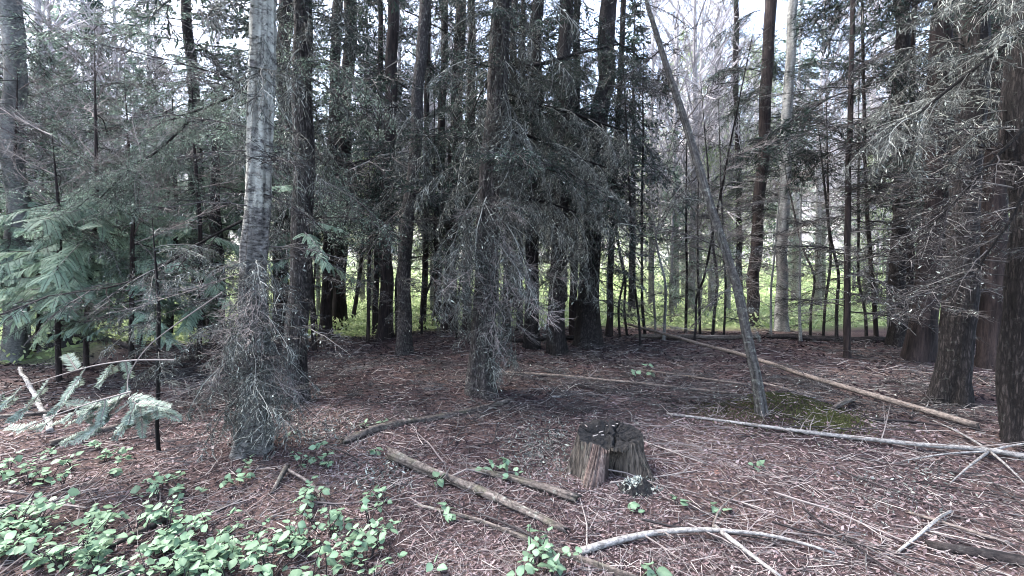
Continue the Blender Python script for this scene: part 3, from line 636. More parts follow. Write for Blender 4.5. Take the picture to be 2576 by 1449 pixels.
# --- small dead sapling in the left foreground
tree('dead_sapling', 'dead sapling', 'small crooked dead sapling standing left of the pale blotched trunk', (405, 1136), [(390, 1090), (386, 1050), (408, 990), (394, 900), (404, 780), (388, 640)], 10, 5, 'fir_dark',
     [('lichen', .6, 2.0, 16, .25, .55, -30, 40, 0, 180)], None, 2.1, 90, flare=.2)

# --- left: layered cedar boughs on young cedars
def young_cedar(vx, vy, topx, label, n, zr, lr, seed, c=270, s=180, h=5.5):
    return tree('young_cedar', 'young cedar', label, (vx, vy), [(vx+7*math.sin(seed), vy-150), (topx+16*math.sin(seed*3), 560), (topx+30*math.cos(seed*2), 380)], 13, 7, 'cedar', [r_ced(zr[0], zr[1], n, lr[0], lr[1], -28, 6, c, s), r_dead(.3, zr[0]+.4, 8, .3, .9), r_bare(zr[1], h+1, 12, .8, 1.6), r_hem(zr[1], h+1, 14, .8, 1.5)], None, h, seed, flare=.3)
young_cedar(215, 930, 225, 'young cedar with wide layered sprays, second from the left edge', 34, (1.15, 3.0), (.9, 1.7), 101)
young_cedar(95, 880, 80, 'young cedar with sprays reaching the left edge of the scene', 28, (1.0, 3.3), (.9, 1.8), 102)
young_cedar(425, 872, 430, 'young cedar behind the dead sapling, sprays hanging toward the pale trunk', 28, (1.3, 3.3), (.8, 1.5), 103)
young_cedar(300, 815, 310, 'young cedar at the back left, boughs above the sunlit undergrowth', 26, (1.9, 4.2), (1.1, 2.0), 104, h=7)
young_cedar(498, 918, 500, 'young cedar left of the pale blotched trunk, sprays at head height', 20, (1.25, 2.5), (.7, 1.3), 109)
young_cedar(330, 955, 335, 'young cedar low in front of the green bank, left of the dead sapling', 20, (.9, 1.9), (.6, 1.1), 110, h=3.6)
young_cedar(150, 960, 150, 'small cedar close behind the hanging fir boughs at the left', 18, (.9, 2.0), (.6, 1.2), 111, h=3.6)
young_cedar(20, 905, 10, 'young cedar at the very left edge beside the bent stem', 18, (1.0, 2.8), (.9, 1.7), 107, 300, 100)
young_cedar(350, 900, 345, 'young cedar just left of the dead sapling', 20, (1.1, 2.7), (.8, 1.5), 108)
young_cedar(560, 800, 565, 'young cedar behind the dark trunks left of the pale trunk', 24, (2.4, 6), (1.0, 1.8), 105, h=7)
young_cedar(790, 880, 785, 'small cedar with low fern-like sprays between pale trunk and cedar pair', 10, (1.8, 2.6), (.5, 1.0), 106, h=3.2)

# --- trees deeper in the wood and beyond the meadow: shared trunk and crown meshes
def far_conifer(seed, hgt, rad, nb, mat_leaf, z0f=.12):
    global rng
    keep = rng; rng = np.random.default_rng(seed); g = rng
    mb = MB(); tm = MB()
    tube(tm, [(0, 0, -.3), (0, 0, hgt*.5), (0, 0, hgt)], [hgt*.011, hgt*.007, .02], 8, 0, .5)
    for q in range(nb):
        f = z0f + (1-z0f)*(q+g.random())/nb; z = f*hgt; L = rad*(1.05-f)**.8*(.5+.7*g.random()); az = g.random()*6.283
        d = np.array([math.cos(az), math.sin(az), -.25+.25*g.random()]); e = np.array([0, 0, z]) + d*L
        sticks(mb, [[0, 0, z]], [e], .02, .006, 0)
        n = int(26 + 26*L); t = g.random(n)**.7; C = np.array([[0, 0, z]]) + d[None]*(t*L)[:, None] + g.normal(size=(n, 3))*np.array([.16, .16, .10])*L*.8
        D = norm(d[None] + g.normal(size=(n, 3))*.8 + np.array([0, 0, -.5])); U = norm(np.cross(D, g.normal(size=(n, 3))))
        flecks(mb, C, D, U, .16+.22*g.random(n), .05+.05*g.random(n), 1, g.random(n))
    rng = keep
    return tm.mesh('trunk', [B['fir_dark' if z0f > .2 else 'far_pale']], True), mb.mesh('crown', [M['dead'], mat_leaf])

def far_deciduous(seed, hgt, leafy):
    global rng
    keep = rng; rng = np.random.default_rng(seed); g = rng
    mb = MB(); tm = MB()
    tube(tm, [(0, 0, -.3), (.1, 0, hgt*.5), (0, .1, hgt)], [hgt*.010, hgt*.006, .02], 8, 0, .5)
    base = np.stack([np.zeros(60), np.zeros(60), hgt*(.15+.83*g.random(60))], 1); az = g.random(60)*6.283; el = .5+.6*g.random(60)
    d = np.stack([np.cos(az)*np.cos(el), np.sin(az)*np.cos(el), np.sin(el)], 1); L = (hgt*.26)*(1.1-base[:, 2]/hgt)*(.6+.6*g.random(60))+.4
    lv = [(base, d, L, .03)]
    for k_ in range(3):
        bb, dd, ll, rr2 = lv[-1]; sticks(mb, bb, bb+dd*ll[:, None], rr2, rr2*.5, 0)
        rep = 5 if k_ < 2 else 0
        if rep:
            j = np.repeat(np.arange(len(bb)), rep); t = .3+.7*g.random(len(j))
            nb_ = bb[j]+dd[j]*(ll[j]*t)[:, None]; nd = norm(dd[j]+g.normal(size=(len(j), 3))*.55); lv.append((nb_, nd, ll[j]*.42*(.6+.7*g.random(len(j))), max(.008, rr2*.45)))
    bb, dd, ll, _ = lv[-1]
    if leafy:
        n = 5200; j = g.integers(0, len(bb), n); C = bb[j]+dd[j]*(ll[j]*g.random(n))[:, None] + g.normal(size=(n, 3))*.1
        D = norm(g.normal(size=(n, 3))); U = norm(np.cross(D, g.normal(size=(n, 3)))); flecks(mb, C, D, U, .10+.08*g.random(n), .07, 1, g.random(n))
    rng = keep
    return tm.mesh('trunk', [B['far_pale']], True), mb.mesh('crown', [M['far_bare'], M['far_leaf']])

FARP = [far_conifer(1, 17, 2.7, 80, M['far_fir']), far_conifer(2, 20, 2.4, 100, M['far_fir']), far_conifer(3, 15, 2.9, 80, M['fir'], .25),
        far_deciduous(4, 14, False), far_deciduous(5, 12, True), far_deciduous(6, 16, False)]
FLAB = [('conifer_tree', 'full pale green conifer standing beyond the meadow', 'conifers beyond the meadow'), ('conifer_tree', 'tall narrow conifer standing beyond the meadow', 'tall conifers beyond the meadow'),
        ('conifer_tree', 'dark conifer with bare lower trunk standing beyond the first trunks', 'dark conifers behind the trunks'), ('bare_tree', 'pale leafless tree standing beyond the meadow', 'leafless trees beyond the meadow'),
        ('leafy_tree', 'small tree with fresh yellow-green leaves beyond the meadow', 'fresh green trees beyond the meadow'), ('bare_tree', 'tall pale leafless tree standing beyond the meadow', 'tall leafless trees beyond the meadow')]
TR = [(20, 'pale left edge'), (215, 'wide-spray cedar'), (405, 'dead sapling'), (490, 'upper left dark'), (650, 'pale blotched'), (750, 'grey-brown'), (860, 'dark cedar pair'), (980, 'lone dark cedar'), (1040, 'lighter grey'), (1140, 'dark twin'),
      (1235, 'central'), (1345, 'first dark'), (1410, 'second dark'), (1510, 'stout black-limbed'), (1760, 'leaning'), (1910, 'curving reddish'), (1980, 'pale smooth'), (2134, 'slender gap'), (2262, 'straight dark right'), (2345, 'broad brown'), (2430, 'thick right'), (2590, 'right edge')]
FHEAD = ['full pale conifer', 'narrow far conifer', 'dark bare-stemmed conifer', 'pale leafless tree', 'fresh green tree', 'tall leafless tree']
def far_tree(kind, x, y, s_, rz):
    nm, lab, grp = FLAB[kind]; tm, cm = FARP[kind]
    r_ = link(nm, None, None, (x, y, float(H(x, y)))); r_.rotation_euler = (0, 0, rz); r_.scale = (s_, s_, s_*(.9+.25*random.random()))
    vx = 1288+x/y*FPX
    tr = min(TR, key=lambda t: abs(t[0]-vx)); sd_ = 'right' if vx > tr[0] else 'left'
    tag(r_, FHEAD[kind]+(' with tall crown' if r_.scale[2] > 1.05 else '')+' seen '+('just ' if abs(vx-tr[0]) < 45 else 'to the ')+sd_+' of the '+tr[1]+' trunk', nm.replace('_', ' '), grp); link('trunk', tm, r_); link('crown', cm, r_)
g = np.random.default_rng(77)
# rows: (distance from, to, count, kinds)
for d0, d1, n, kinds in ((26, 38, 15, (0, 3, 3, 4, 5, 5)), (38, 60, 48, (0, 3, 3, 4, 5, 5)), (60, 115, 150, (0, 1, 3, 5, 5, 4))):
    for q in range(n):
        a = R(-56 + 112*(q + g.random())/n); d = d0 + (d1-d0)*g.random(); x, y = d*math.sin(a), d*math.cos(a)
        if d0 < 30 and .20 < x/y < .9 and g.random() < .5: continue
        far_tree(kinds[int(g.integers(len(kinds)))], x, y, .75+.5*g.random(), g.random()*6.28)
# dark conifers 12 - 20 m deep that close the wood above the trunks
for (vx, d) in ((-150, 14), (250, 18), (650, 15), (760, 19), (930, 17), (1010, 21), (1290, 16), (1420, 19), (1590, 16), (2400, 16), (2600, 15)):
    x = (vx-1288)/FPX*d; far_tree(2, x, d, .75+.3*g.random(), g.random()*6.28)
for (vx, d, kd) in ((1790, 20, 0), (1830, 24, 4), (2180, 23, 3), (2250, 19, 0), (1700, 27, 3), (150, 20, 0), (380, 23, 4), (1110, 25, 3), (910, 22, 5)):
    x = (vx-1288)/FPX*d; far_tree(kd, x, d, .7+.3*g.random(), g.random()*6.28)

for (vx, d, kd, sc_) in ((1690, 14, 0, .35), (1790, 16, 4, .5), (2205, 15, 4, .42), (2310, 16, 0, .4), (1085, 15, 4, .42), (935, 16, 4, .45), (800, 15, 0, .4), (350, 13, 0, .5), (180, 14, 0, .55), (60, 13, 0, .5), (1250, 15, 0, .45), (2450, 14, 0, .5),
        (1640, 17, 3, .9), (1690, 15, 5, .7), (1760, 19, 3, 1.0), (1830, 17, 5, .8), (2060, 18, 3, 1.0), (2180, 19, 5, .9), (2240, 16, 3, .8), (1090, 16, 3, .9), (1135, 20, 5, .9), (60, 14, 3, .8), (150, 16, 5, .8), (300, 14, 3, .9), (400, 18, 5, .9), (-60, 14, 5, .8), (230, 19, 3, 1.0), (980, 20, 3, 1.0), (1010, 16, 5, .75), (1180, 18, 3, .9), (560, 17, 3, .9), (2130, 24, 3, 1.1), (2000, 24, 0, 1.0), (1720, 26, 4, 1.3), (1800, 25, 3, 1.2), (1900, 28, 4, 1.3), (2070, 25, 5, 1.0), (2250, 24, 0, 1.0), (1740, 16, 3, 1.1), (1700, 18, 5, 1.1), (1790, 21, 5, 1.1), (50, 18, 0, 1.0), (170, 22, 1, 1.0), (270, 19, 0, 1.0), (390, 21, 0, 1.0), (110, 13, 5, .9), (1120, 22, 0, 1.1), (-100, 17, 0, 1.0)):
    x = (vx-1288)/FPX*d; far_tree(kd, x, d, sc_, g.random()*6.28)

# ------------------------------------------------------------------ logs, poles and sticks
def log(name, cat, label, pts, w0, w1, bark, sides=12, rough=.12, lift=0.0, jag=.03, stubs=0, step=.08, group=None, seed=None):
    """pts: measured ground points (V pixels[, lift]); w0,w1 widths in V pixels at the two ends"""
    seed = seed or random.random()*50
    W = [G(p[0], p[1], (p[2] if len(p) > 2 else lift)) for p in pts]
    r0 = w0/2*W[0].y/FPX; r1 = w1/2*W[-1].y/FPX
    ln = [0]
    for a, b in zip(W, W[1:]): ln.append(ln[-1]+(b-a).length)
    n = max(5, int(ln[-1]/step)); xs = np.linspace(0, ln[-1], n); A = np.array([tuple(p) for p in W])
    C = np.stack([np.interp(xs, ln, A[:, q]) for q in range(3)], 1)
    for _ in range(4): C[1:-1] = (C[:-2]+2*C[1:-1]+C[2:])/4
    rad = r0+(r1-r0)*xs/ln[-1]
    C[:, 2] += rad*.75
    C += np.stack([vnoise(xs*2.2, seed), vnoise(xs*2.2, seed+7), .5*vnoise(xs*2.2, seed+13)], 1)*max(r0, r1)*.5
    o0 = C[0].copy(); C = C-o0
    mb = MB(); tube(mb, C, rad, sides, 0, .5, rough, True, seed, 0, jag)
    me = mb.mesh(name, [B[bark]], True)
    if not stubs:
        o = link(name, me, None, tuple(o0)); tag(o, label, cat, group); return o
    root = link(name, None, None, tuple(o0)); tag(root, label, cat, group); link('stem', me, root)
    for q in range(stubs):
        j = int(rng.integers(1, n-1)); t_ = C[j+1]-C[j-1]; t_ = t_/np.linalg.norm(t_)
        d = norm(np.cross(t_, rng.normal(size=3)) + t_*.4); d[2] = abs(d[2])*.6; L = .12+.35*rng.random()
        m2 = MB(); p0 = C[j]; p1 = p0+d*L*.5; p2 = p1+norm(d+rng.normal(size=3)*.3)*L*.5
        tube(m2, [p0, p1, p2], [max(.003, rad[j]*.3), max(.0025, rad[j]*.2), .0015], 5, 0, .4)
        for _ in range(2):
            e = p1+norm(d+rng.normal(size=3)*.7)*L*.5; tube(m2, [p1, e], [.0025, .0012], 4, 0, .6)
        link('twig', m2.mesh('twig', [M['pale_twig']]), root)
    return root

log('fallen_pole', 'fallen pole', 'long bleached pole running from behind the leaning stem down to the right', [(1570, 815, .25), (1890, 903, .16), (2120, 978, .10), (2455, 1075, .03)], 6, 17, 'pale_wood', 10, .05, stubs=5)
log('fallen_pole', 'fallen pole', 'long thin pole lying in front of the mossy mound, branch whorl at its right end', [(1680, 1042, .02), (1950, 1080, .03), (2200, 1112, .03), (2490, 1137, .04), (2640, 1166, .02)], 6, 15, 'birch', 8, .05, stubs=16)
log('fallen_pole', 'fallen pole', 'thin pole lying from the central trunk toward the mossy mound', [(1235, 936, .02), (1500, 955, .03), (1850, 992, .03)], 7, 6, 'pale_wood', 7, .05, stubs=8)
log('fallen_pole', 'fallen pole', 'short thin pole ending just left of the leaning stem, above the longer one', [(1620, 932, .03), (1870, 968, .08)], 4, 6, 'pale_wood', 6, .04, stubs=5)
log('fallen_pole', 'fallen pole', 'thin pale pole running from the leaning stem toward the right', [(1900, 960, .05), (2060, 1000, .01)], 5, 5, 'pale_wood', 6, .04)
log('fallen_log', 'fallen log', 'long dark log lying along the meadow edge on the right', [(1930, 850), (2100, 858), (2275, 862)], 13, 17, 'dark_log')
log('fallen_log', 'fallen log', 'grey log lying along the meadow edge behind the leaning stem', [(1600, 850), (1760, 854), (1910, 852)], 12, 12, 'weathered')
log('fallen_log', 'fallen log', 'dark log behind the tangle of twigs right of centre', [(1285, 862), (1480, 850)], 12, 12, 'dark_log')
log('rotten_log', 'rotten log', 'weathered mossy log left of the stump, broken into a long point', [(985, 1158, .01), (1100, 1200, .01), (1250, 1262, .0), (1418, 1332, .0)], 25, 17, 'weathered', 18, .22, jag=.10, stubs=2)
log('rotten_log', 'rotten log', 'flaking grey log touching the left foot of the stump', [(1188, 1186, 0), (1300, 1212, 0), (1440, 1262, .0)], 12, 26, 'weathered', 16, .25, jag=.05)
log('broken_branch', 'broken branch', 'bark-covered branch pointing up to the right toward the central trunk', [(862, 1116), (960, 1080), (1100, 1055), (1200, 1034), (1284, 1012)], 20, 13, 'weathered', 12, .18, jag=.05)
log('broken_branch', 'broken branch', 'long slender branch running off the bottom edge below the mossy log', [(1045, 1274), (1150, 1296), (1290, 1345), (1430, 1402), (1590, 1460)], 8, 20, 'weathered', 10, .14, jag=.03)
log('birch_branch', 'birch branch', 'white forked birch branch lying at the bottom right of centre', [(1462, 1396, .01), (1560, 1364, .02), (1640, 1347, .02), (1720, 1334, .05), (1812, 1334, .07), (1950, 1350, .05), (2090, 1395, .01)], 20, 6, 'birch', 10, .06, stubs=4)
log('birch_branch', 'birch branch', 'bare fork of the white birch branch running to the bottom edge', [(1808, 1336, .06), (1870, 1385, .04), (1975, 1462, .01)], 13, 8, 'birch', 8, .06)
log('bare_stick', 'stick', 'thin curved stick standing up from the fork of the birch branch', [(1790, 1340, .05), (1800, 1280, .10), (1880, 1230, .05)], 6, 3, 'pale_wood', 6, .05)
log('fallen_log', 'fallen log', 'dark log slanting over the hollow at the left', [(50, 838, .1), (200, 868, .15), (350, 888, .05)], 12, 16, 'dark_log')
log('bleached_snag', 'bleached snag', 'bleached bare branch slanting down behind the fir sprays at the left', [(50, 930, .1), (90, 1000, .05), (128, 1088, 0)], 8, 13, 'birch', 9, .22, stubs=3)
log('fallen_log', 'fallen log', 'pale log lying at the left edge under the fir sprays', [(-40, 1056, .03), (90, 1045, .03), (200, 1030, .0)], 12, 9, 'weathered', 10, .15)
log('rotten_log', 'rotten log', 'brown decayed log half sunk behind the leafy plants at the left', [(140, 1122), (260, 1088), (375, 1062)], 18, 14, 'weathered', 12, .2)
log('broken_branch', 'broken branch', 'brown split branch at the left edge above the leafy plants', [(-30, 1296), (50, 1268), (105, 1240)], 14, 8, 'weathered', 8, .2)
log('broken_branch', 'broken branch', 'thin grey branch above the brown split branch at the left edge', [(-20, 1232), (70, 1245)], 10, 5, 'pale_wood', 8, .15)
log('rotten_log', 'rotten log', 'weathered stick half hidden under leaves in the bottom left', [(270, 1385), (340, 1350), (410, 1320)], 14, 22, 'weathered', 10, .2)
log('broken_branch', 'broken branch', 'dark branch propped among leaves left of the brown debris patch', [(520, 1300), (600, 1262)], 10, 7, 'weathered', 8, .2)
log('broken_branch', 'broken branch', 'short forked reddish stick standing near the leaf cluster left of centre', [(690, 1240, 0), (722, 1180, .04)], 10, 13, 'weathered', 8, .2)
log('broken_branch', 'broken branch', 'curved pale stick winding through the leaves left of centre', [(720, 1182, .03), (770, 1210, .02), (800, 1222, .03), (820, 1275, 0)], 9, 8, 'pale_wood', 8, .15)
log('wood_chunk', 'wood chunk', 'small greenish cut chunk of wood right of the mossy mound', [(2095, 1030, .01), (2148, 1008, .02)], 10, 12, 'weathered', 10, .15)
log('wood_chip', 'wood chip', 'small white chip of wood behind the stump', [(1388, 1000), (1418, 1000)], 7, 7, 'birch', 8, .2)
log('broken_branch', 'broken branch', 'long dark stick sloping across the floor right of the stump', [(2070, 1262), (2150, 1275), (2240, 1300)], 6, 8, 'dark_log', 8, .1)
log('fallen_log', 'fallen log', 'dark decayed log in the bottom right corner', [(2330, 1378), (2470, 1402), (2640, 1440)], 20, 36, 'dark_log', 12, .2)
log('broken_branch', 'broken branch', 'pale thin branch sloping across the lower right', [(2290, 1290, .01), (2420, 1330, .02), (2540, 1370, .01)], 7, 9, 'pale_wood', 8, .1)
log('broken_branch', 'broken branch', 'pale twisted stick with flaking bark near the lower right', [(2260, 1390, .01), (2320, 1345, .02), (2350, 1310, .06), (2392, 1288, .02)], 8, 6, 'birch', 8, .2)
log('broken_branch', 'broken branch', 'dark curved stick lying behind the long thin pole on the right', [(2180, 1058), (2300, 1062), (2400, 1078)], 8, 5, 'dark_log', 8, .1)
for q, (a, b) in enumerate((((2490, 1137, .05), (2270, 1160, .02)), ((2490, 1137, .05), (2350, 1060, .06)), ((2490, 1137, .05), (2640, 1110, .12)), ((2490, 1137, .05), (2390, 1215, .01)), ((2490, 1137, .05), (2590, 1230, .01)))):
    log('whorl_branch', 'branch', ['low branch of the whorl pointing left', 'raised branch of the whorl pointing back left', 'raised branch of the whorl pointing right', 'short branch of the whorl pointing to the front left', 'branch of the whorl pointing to the front right'][q] + ' ending the long thin pole', [a, ((a[0]+b[0])/2, (a[1]+b[1])/2-6, .06), b], 7, 3, 'birch', 6, .05)

LAND = [(645, 1128, 'pale blotched trunk'), (742, 1010, 'grey-brown trunk'), (1205, 985, 'central trunk'), (2395, 1012, 'thick right trunk'), (2570, 1110, 'right edge trunk'), (1920, 1036, 'leaning stem'),
        (1533, 1178, 'stump'), (1180, 1235, 'mossy log'), (1310, 1220, 'flaking grey log'), (1080, 1060, 'bark-covered branch'), (1300, 1350, 'slender bottom branch'), (1640, 1350, 'birch branch'), (1970, 1455, 'birch branch fork'),
        (1815, 1190, 'rusty frond'), (2490, 1137, 'branch whorl'), (2120, 1018, 'greenish wood chunk'), (2200, 1110, 'long thin pole'), (2200, 1000, 'bleached pole'), (405, 1136, 'dead sapling'), (250, 1092, 'brown decayed log'),
        (40, 1270, 'split left branch'), (340, 1350, 'half-hidden stick'), (705, 1210, 'forked reddish stick'), (800, 1230, 'curved pale stick'), (2150, 1278, 'long dark stick'), (2330, 1340, 'twisted flaking stick'), (2420, 1330, 'pale sloping branch'),
        (2470, 1402, 'dark corner log'), (1620, 940, 'feathery plant'), (1240, 1195, 'tall leafy sprig'), (1892, 1182, 'lone sprig'), (1403, 1000, 'white wood chip'), (920, 1080, 'tiny twin sprigs'), (1500, 955, 'thin pole by the central trunk')]
_used = {}
def near_label(head, vx, vy):
    c = sorted(LAND, key=lambda l: math.hypot(l[0]-vx, (l[1]-vy)*1.6))
    best = None
    for l in c[:9]:
        dx, dy = vx-l[0], (vy-l[1])*1.8
        rel = ('right of' if dx > 0 else 'left of') if abs(dx) > abs(dy) else ('in front of' if dy > 0 else 'behind')
        near = 'close ' if math.hypot(dx, dy) < 110 else ''
        t = head + ' ' + near + rel + ' the ' + l[2]
        if best is None: best = t
        if t not in _used: best = t; break
    _used[best] = 1
    return best
# loose sticks one can pick out, all of one sort
g = np.random.default_rng(5)
STK = []
for q in range(115):
    zone = g.random()
    if zone < .45: vx, vy = 1650+g.random()*950, 1060+g.random()*380
    elif zone < .75: vx, vy = 650+g.random()*900, 930+g.random()*200
    else: vx, vy = g.random()*1500, 1100+g.random()*340
    STK.append((vx, vy))
SM = []
for q in range(12):
    mb = MB(); L = 1.0; n = 8; t = np.linspace(0, 1, n)
    c = np.stack([t-.5, np.cumsum(g.normal(size=n))*.02, .025+np.cumsum(g.normal(size=n))*.008], 1); c[:, 2] -= c[:, 2].min()-.008
    tube(mb, c, .0065*(1.1-.8*t), 5, 0, g.random())
    for _ in range(int(g.integers(3, 9))):
        j = int(g.integers(1, n-1)); s = 1 if g.random() > .5 else -1; d = norm(np.array([.8, s*(.4+.6*g.random()), .3*g.random()])); e = c[j]+d*(.08+.2*g.random())
        tube(mb, [c[j], (c[j]+e)/2+g.normal(size=3)*.01, e], [.0045, .003, .0015], 4, 0, g.random())
    SM.append(mb.mesh('fallen_stick', [M['pale_twig'] if q % 3 else M['dead']]))
for q, (vx, vy) in enumerate(STK):
    p = G(vx, vy); L = .3+.9*g.random()
    o = link('fallen_stick', SM[q % 12], None, (p.x, p.y, p.z+.004)); a = R(-25+g.normal()*35) if vx > 1500 else R(g.random()*180)
    o.rotation_euler = (0, 0, a); o.scale = (L, L, L*.9)
    k_ = q % 3 == 0
    zn = 'right of the stump' if vx > 1650 else ('in the shade behind the logs' if vy < 1130 and vx > 650 else 'between logs and leafy plants')
    tag(o, near_label(('short' if L < .65 else 'long')+(' dark' if k_ else ' pale')+' twiggy stick lying', vx, vy), 'stick', ('dark sticks ' if k_ else 'pale sticks ') + zn)

# ------------------------------------------------------------------ stump
def stump():
    c = G(1531, 1184); c = Vector((c.x, c.y, float(H(c.x, c.y))))
    root = link('tree_stump', None, None, c); tag(root, 'old sawn tree stump with a dark cracked top and hollowed front between two root legs', 'tree stump')
    sides, rows = 240, 40; a = np.arange(sides)*2*np.pi/sides; Ht = .305
    zz = np.linspace(-.06, Ht, rows)
    A_, Zg = np.meshgrid(a, zz); t = np.clip(Zg/Ht, 0, 1)
    r_ = .238 + .02*np.cos(2*A_) + .012*np.cos(5*A_+1)
    def lobe(deg, wd): d = (A_-R(deg)+np.pi) % (2*np.pi)-np.pi; return np.exp(-(d/R(wd))**2)
    butt = .20*lobe(235, 17) + .15*lobe(322, 17) + .09*lobe(180, 25) + .08*lobe(20, 25) + .1*lobe(100, 30)
    r_ = r_ + butt*(1-t)**1.2
    hd = np.abs((A_-R(277)+np.pi) % (2*np.pi)-np.pi)/R(25); hollow = np.exp(-hd**4)*np.clip(1.08-t*1.2, 0, 1)**.5*.17
    r_ = r_ - hollow
    groove = fbm(np.cos(A_)*14, np.sin(A_)*14, Zg*1.6, 3)
    r_ = r_*(1+.055*groove) - .015*(np.abs(vnoise(np.cos(A_)*9+4, np.sin(A_)*9, Zg*.8)) < .09)
    topz = Ht - .042*np.cos(a-R(270)) + .022*fbm(np.cos(a)*3, np.sin(a)*3, 1, 2) + .02*np.abs(vnoise(np.cos(a)*12, np.sin(a)*12, 0))
    Zv = Zg*(topz[None]/Ht)
    Zv[0] = -.06
    V = np.stack([np.cos(A_)*r_, np.sin(A_)*r_, Zv], -1).reshape(-1, 3)
    i = np.arange(rows-1)[:, None]*sides; k = np.arange(sides)[None]; k2 = (k+1) % sides
    f = np.concatenate([np.stack([i+k, i+k2, i+k2+sides], -1).reshape(-1, 3), np.stack([i+k, i+k2+sides, i+k+sides], -1).reshape(-1, 3)])
    cols = (np.tile(k, (rows-1, 1))).ravel(); cols = np.concatenate([cols, cols]); ang = np.degrees(a)[cols]
    red = (ang > 222) & (ang < 258)
    mb = MB(); mb.add(V, f, 0, np.clip(.5+.35*fbm(np.cos(A_)*16, np.sin(A_)*16, Zg*2+3, 2), 0, 1).ravel()); mb.m = [red.astype(np.int32)]
    link('outer_wall', mb.mesh('outer_wall', [B['stump_side'], B['stump_red']], False), root)
    rim_r, rim_z = r_[-1], Zv[-1]
    nr_ = 22; fr = np.linspace(1, 0, nr_); A2, FR = np.meshgrid(a, fr); x = np.cos(A2)*rim_r[None]*FR; y = np.sin(A2)*rim_r[None]*FR
    z = rim_z[None]*FR + Ht*(1-FR) - .02*np.exp(-((FR-.55)/.3)**2) + .014*fbm(x*22, y*22, 3, 3)*np.minimum(1, (1-FR)*8)
    z -= .16*np.exp(-((x+.08)/.07)**4-((y-.06)/.028)**2) + .04*(np.abs(x*.35+y+.02*vnoise(x*30, 1)) < .012) + .035*(np.abs(x-.3*y-.05+.02*vnoise(y*25, 5)) < .01)
    z += .045*np.exp(-((x+.06)/.11)**2-((y-.14)/.03)**2)
    z[0] = rim_z
    V = np.stack([x, y, z], -1).reshape(-1, 3); i = np.arange(nr_-1)[:, None]*sides
    f = np.concatenate([np.stack([i+k, i+k2, i+k2+sides], -1).reshape(-1, 3), np.stack([i+k, i+k2+sides, i+k+sides], -1).reshape(-1, 3)])
    mb = MB(); mb.add(V, f, 0, .5); link('sawn_top', mb.mesh('sawn_top', [B['stump_top']], False), root)
    # splinters and chips on the top
    for q in range(9):
        mb = MB(); x, y = (rng.random(2)-.5)*.36; d = norm(np.array([rng.normal(), rng.normal(), .05])); mb2 = .02+.05*rng.random()
        tube(mb, [np.array([x, y, Ht+.022]), np.array([x, y, Ht+.026])+d*mb2], [.005, .003], 4, 0, .9); link('splinter', mb.mesh('splinter', [M['pale_twig']]), root)
    return c
SC = stump()
def bark_heap(vx=1602, vy=1236, sc=1.0, name='bark_heap', lab='small dark heap of rotten bark with white lichen in front of the stump', cat='bark heap'):
    p = G(vx, vy); root = link(name, None, None, p); root.scale = (sc, sc, sc); tag(root, lab, cat)
    n = 34; m_ = 26; A, F_ = np.meshgrid(np.arange(n)*2*np.pi/n, np.linspace(1, 0, m_)); rr_ = .15*F_*(1+.25*vnoise(np.cos(A)*2, np.sin(A)*2, 1)); x, y = rr_*np.cos(A), rr_*np.sin(A)*.7
    z = .085*(1-F_**2)+.03*fbm(x*28, y*28, 2, 3)*(1-F_**4)-.02*F_**4
    i = np.arange(m_-1)[:, None]*n; k = np.arange(n)[None]; k2 = (k+1) % n
    f = np.concatenate([np.stack([i+k, i+k2, i+k2+n], -1).reshape(-1, 3), np.stack([i+k, i+k2+n, i+k+n], -1).reshape(-1, 3)])
    mb = MB(); mb.add(np.stack([x, y, z], -1).reshape(-1, 3), f, 0, .5); link('bark_mass', mb.mesh('bark_mass', [B['stump_top']]), root)
    mb = MB(); q = rng.integers(0, m_*n, 260); C = np.stack([x, y, z], -1).reshape(-1, 3)[q]; C = C[(C[:, 0]+.04)**2+(C[:, 1]-.02)**2 < .008]; nn = len(C)
    D = norm(rng.normal(size=(nn, 3))+[0, 0, .6]); flecks(mb, C, D, norm(np.cross(D, rng.normal(size=(nn, 3)))), .03, .014, 0, .6+.4*rng.random(nn)); link('lichen_tuft', mb.mesh('lichen_tuft', [M['lichen']]), root)
bark_heap()
bark_heap(165, 902, 4.6, 'dark_hollow_mass', 'black mass added to darken the hollow under the slanting dark log at the left', 'dark mass')  # added dark mass, stands in for the shade inside the hollow

# ------------------------------------------------------------------ leafy plants: every leaf a part
def leaf_mesh(seed):
    g = np.random.default_rng(seed); n = 7; t = np.linspace(0, 1, n); wd = .40*np.sin(np.pi*np.power(t, .72))*(1+.06*g.normal(size=n)); wd[0] = .02; wd[-1] = .0
    zc = -.22*t*t*(.4+g.random())
    mid = np.stack([t, np.zeros(n), zc], 1); Lf = np.stack([t-.03, wd, zc+.10*wd+.02*g.normal(size=n)], 1); Rt = np.stack([t-.03, -wd, zc+.10*wd+.02*g.normal(size=n)], 1)
    V = np.concatenate([mid, Lf, Rt]); f = []
    for i in range(n-1):
        f += [(i, i+1, n+i+1), (i, n+i+1, n+i), (i, 2*n+i, 2*n+i+1), (i, 2*n+i+1, i+1)]
    mb = MB(); mb.add(V, f, 0, np.concatenate([np.full(n, .85), np.full(n, .15+.7*g.random()), np.full(n, .15+.7*g.random())])); return mb.mesh('leaf', [M['leaf']], True)
LEAF = [leaf_mesh(q) for q in range(14)]
STEMM = []
def stem_mesh(tips):
    mb = MB()
    for tp in tips: tube(mb, [(0, 0, -.02), (tp[0]*.35, tp[1]*.35, tp[2]*.6), tp], [.004, .003, .0018], 4, 0, .3)
    return mb.mesh('stem', [M['dead']])
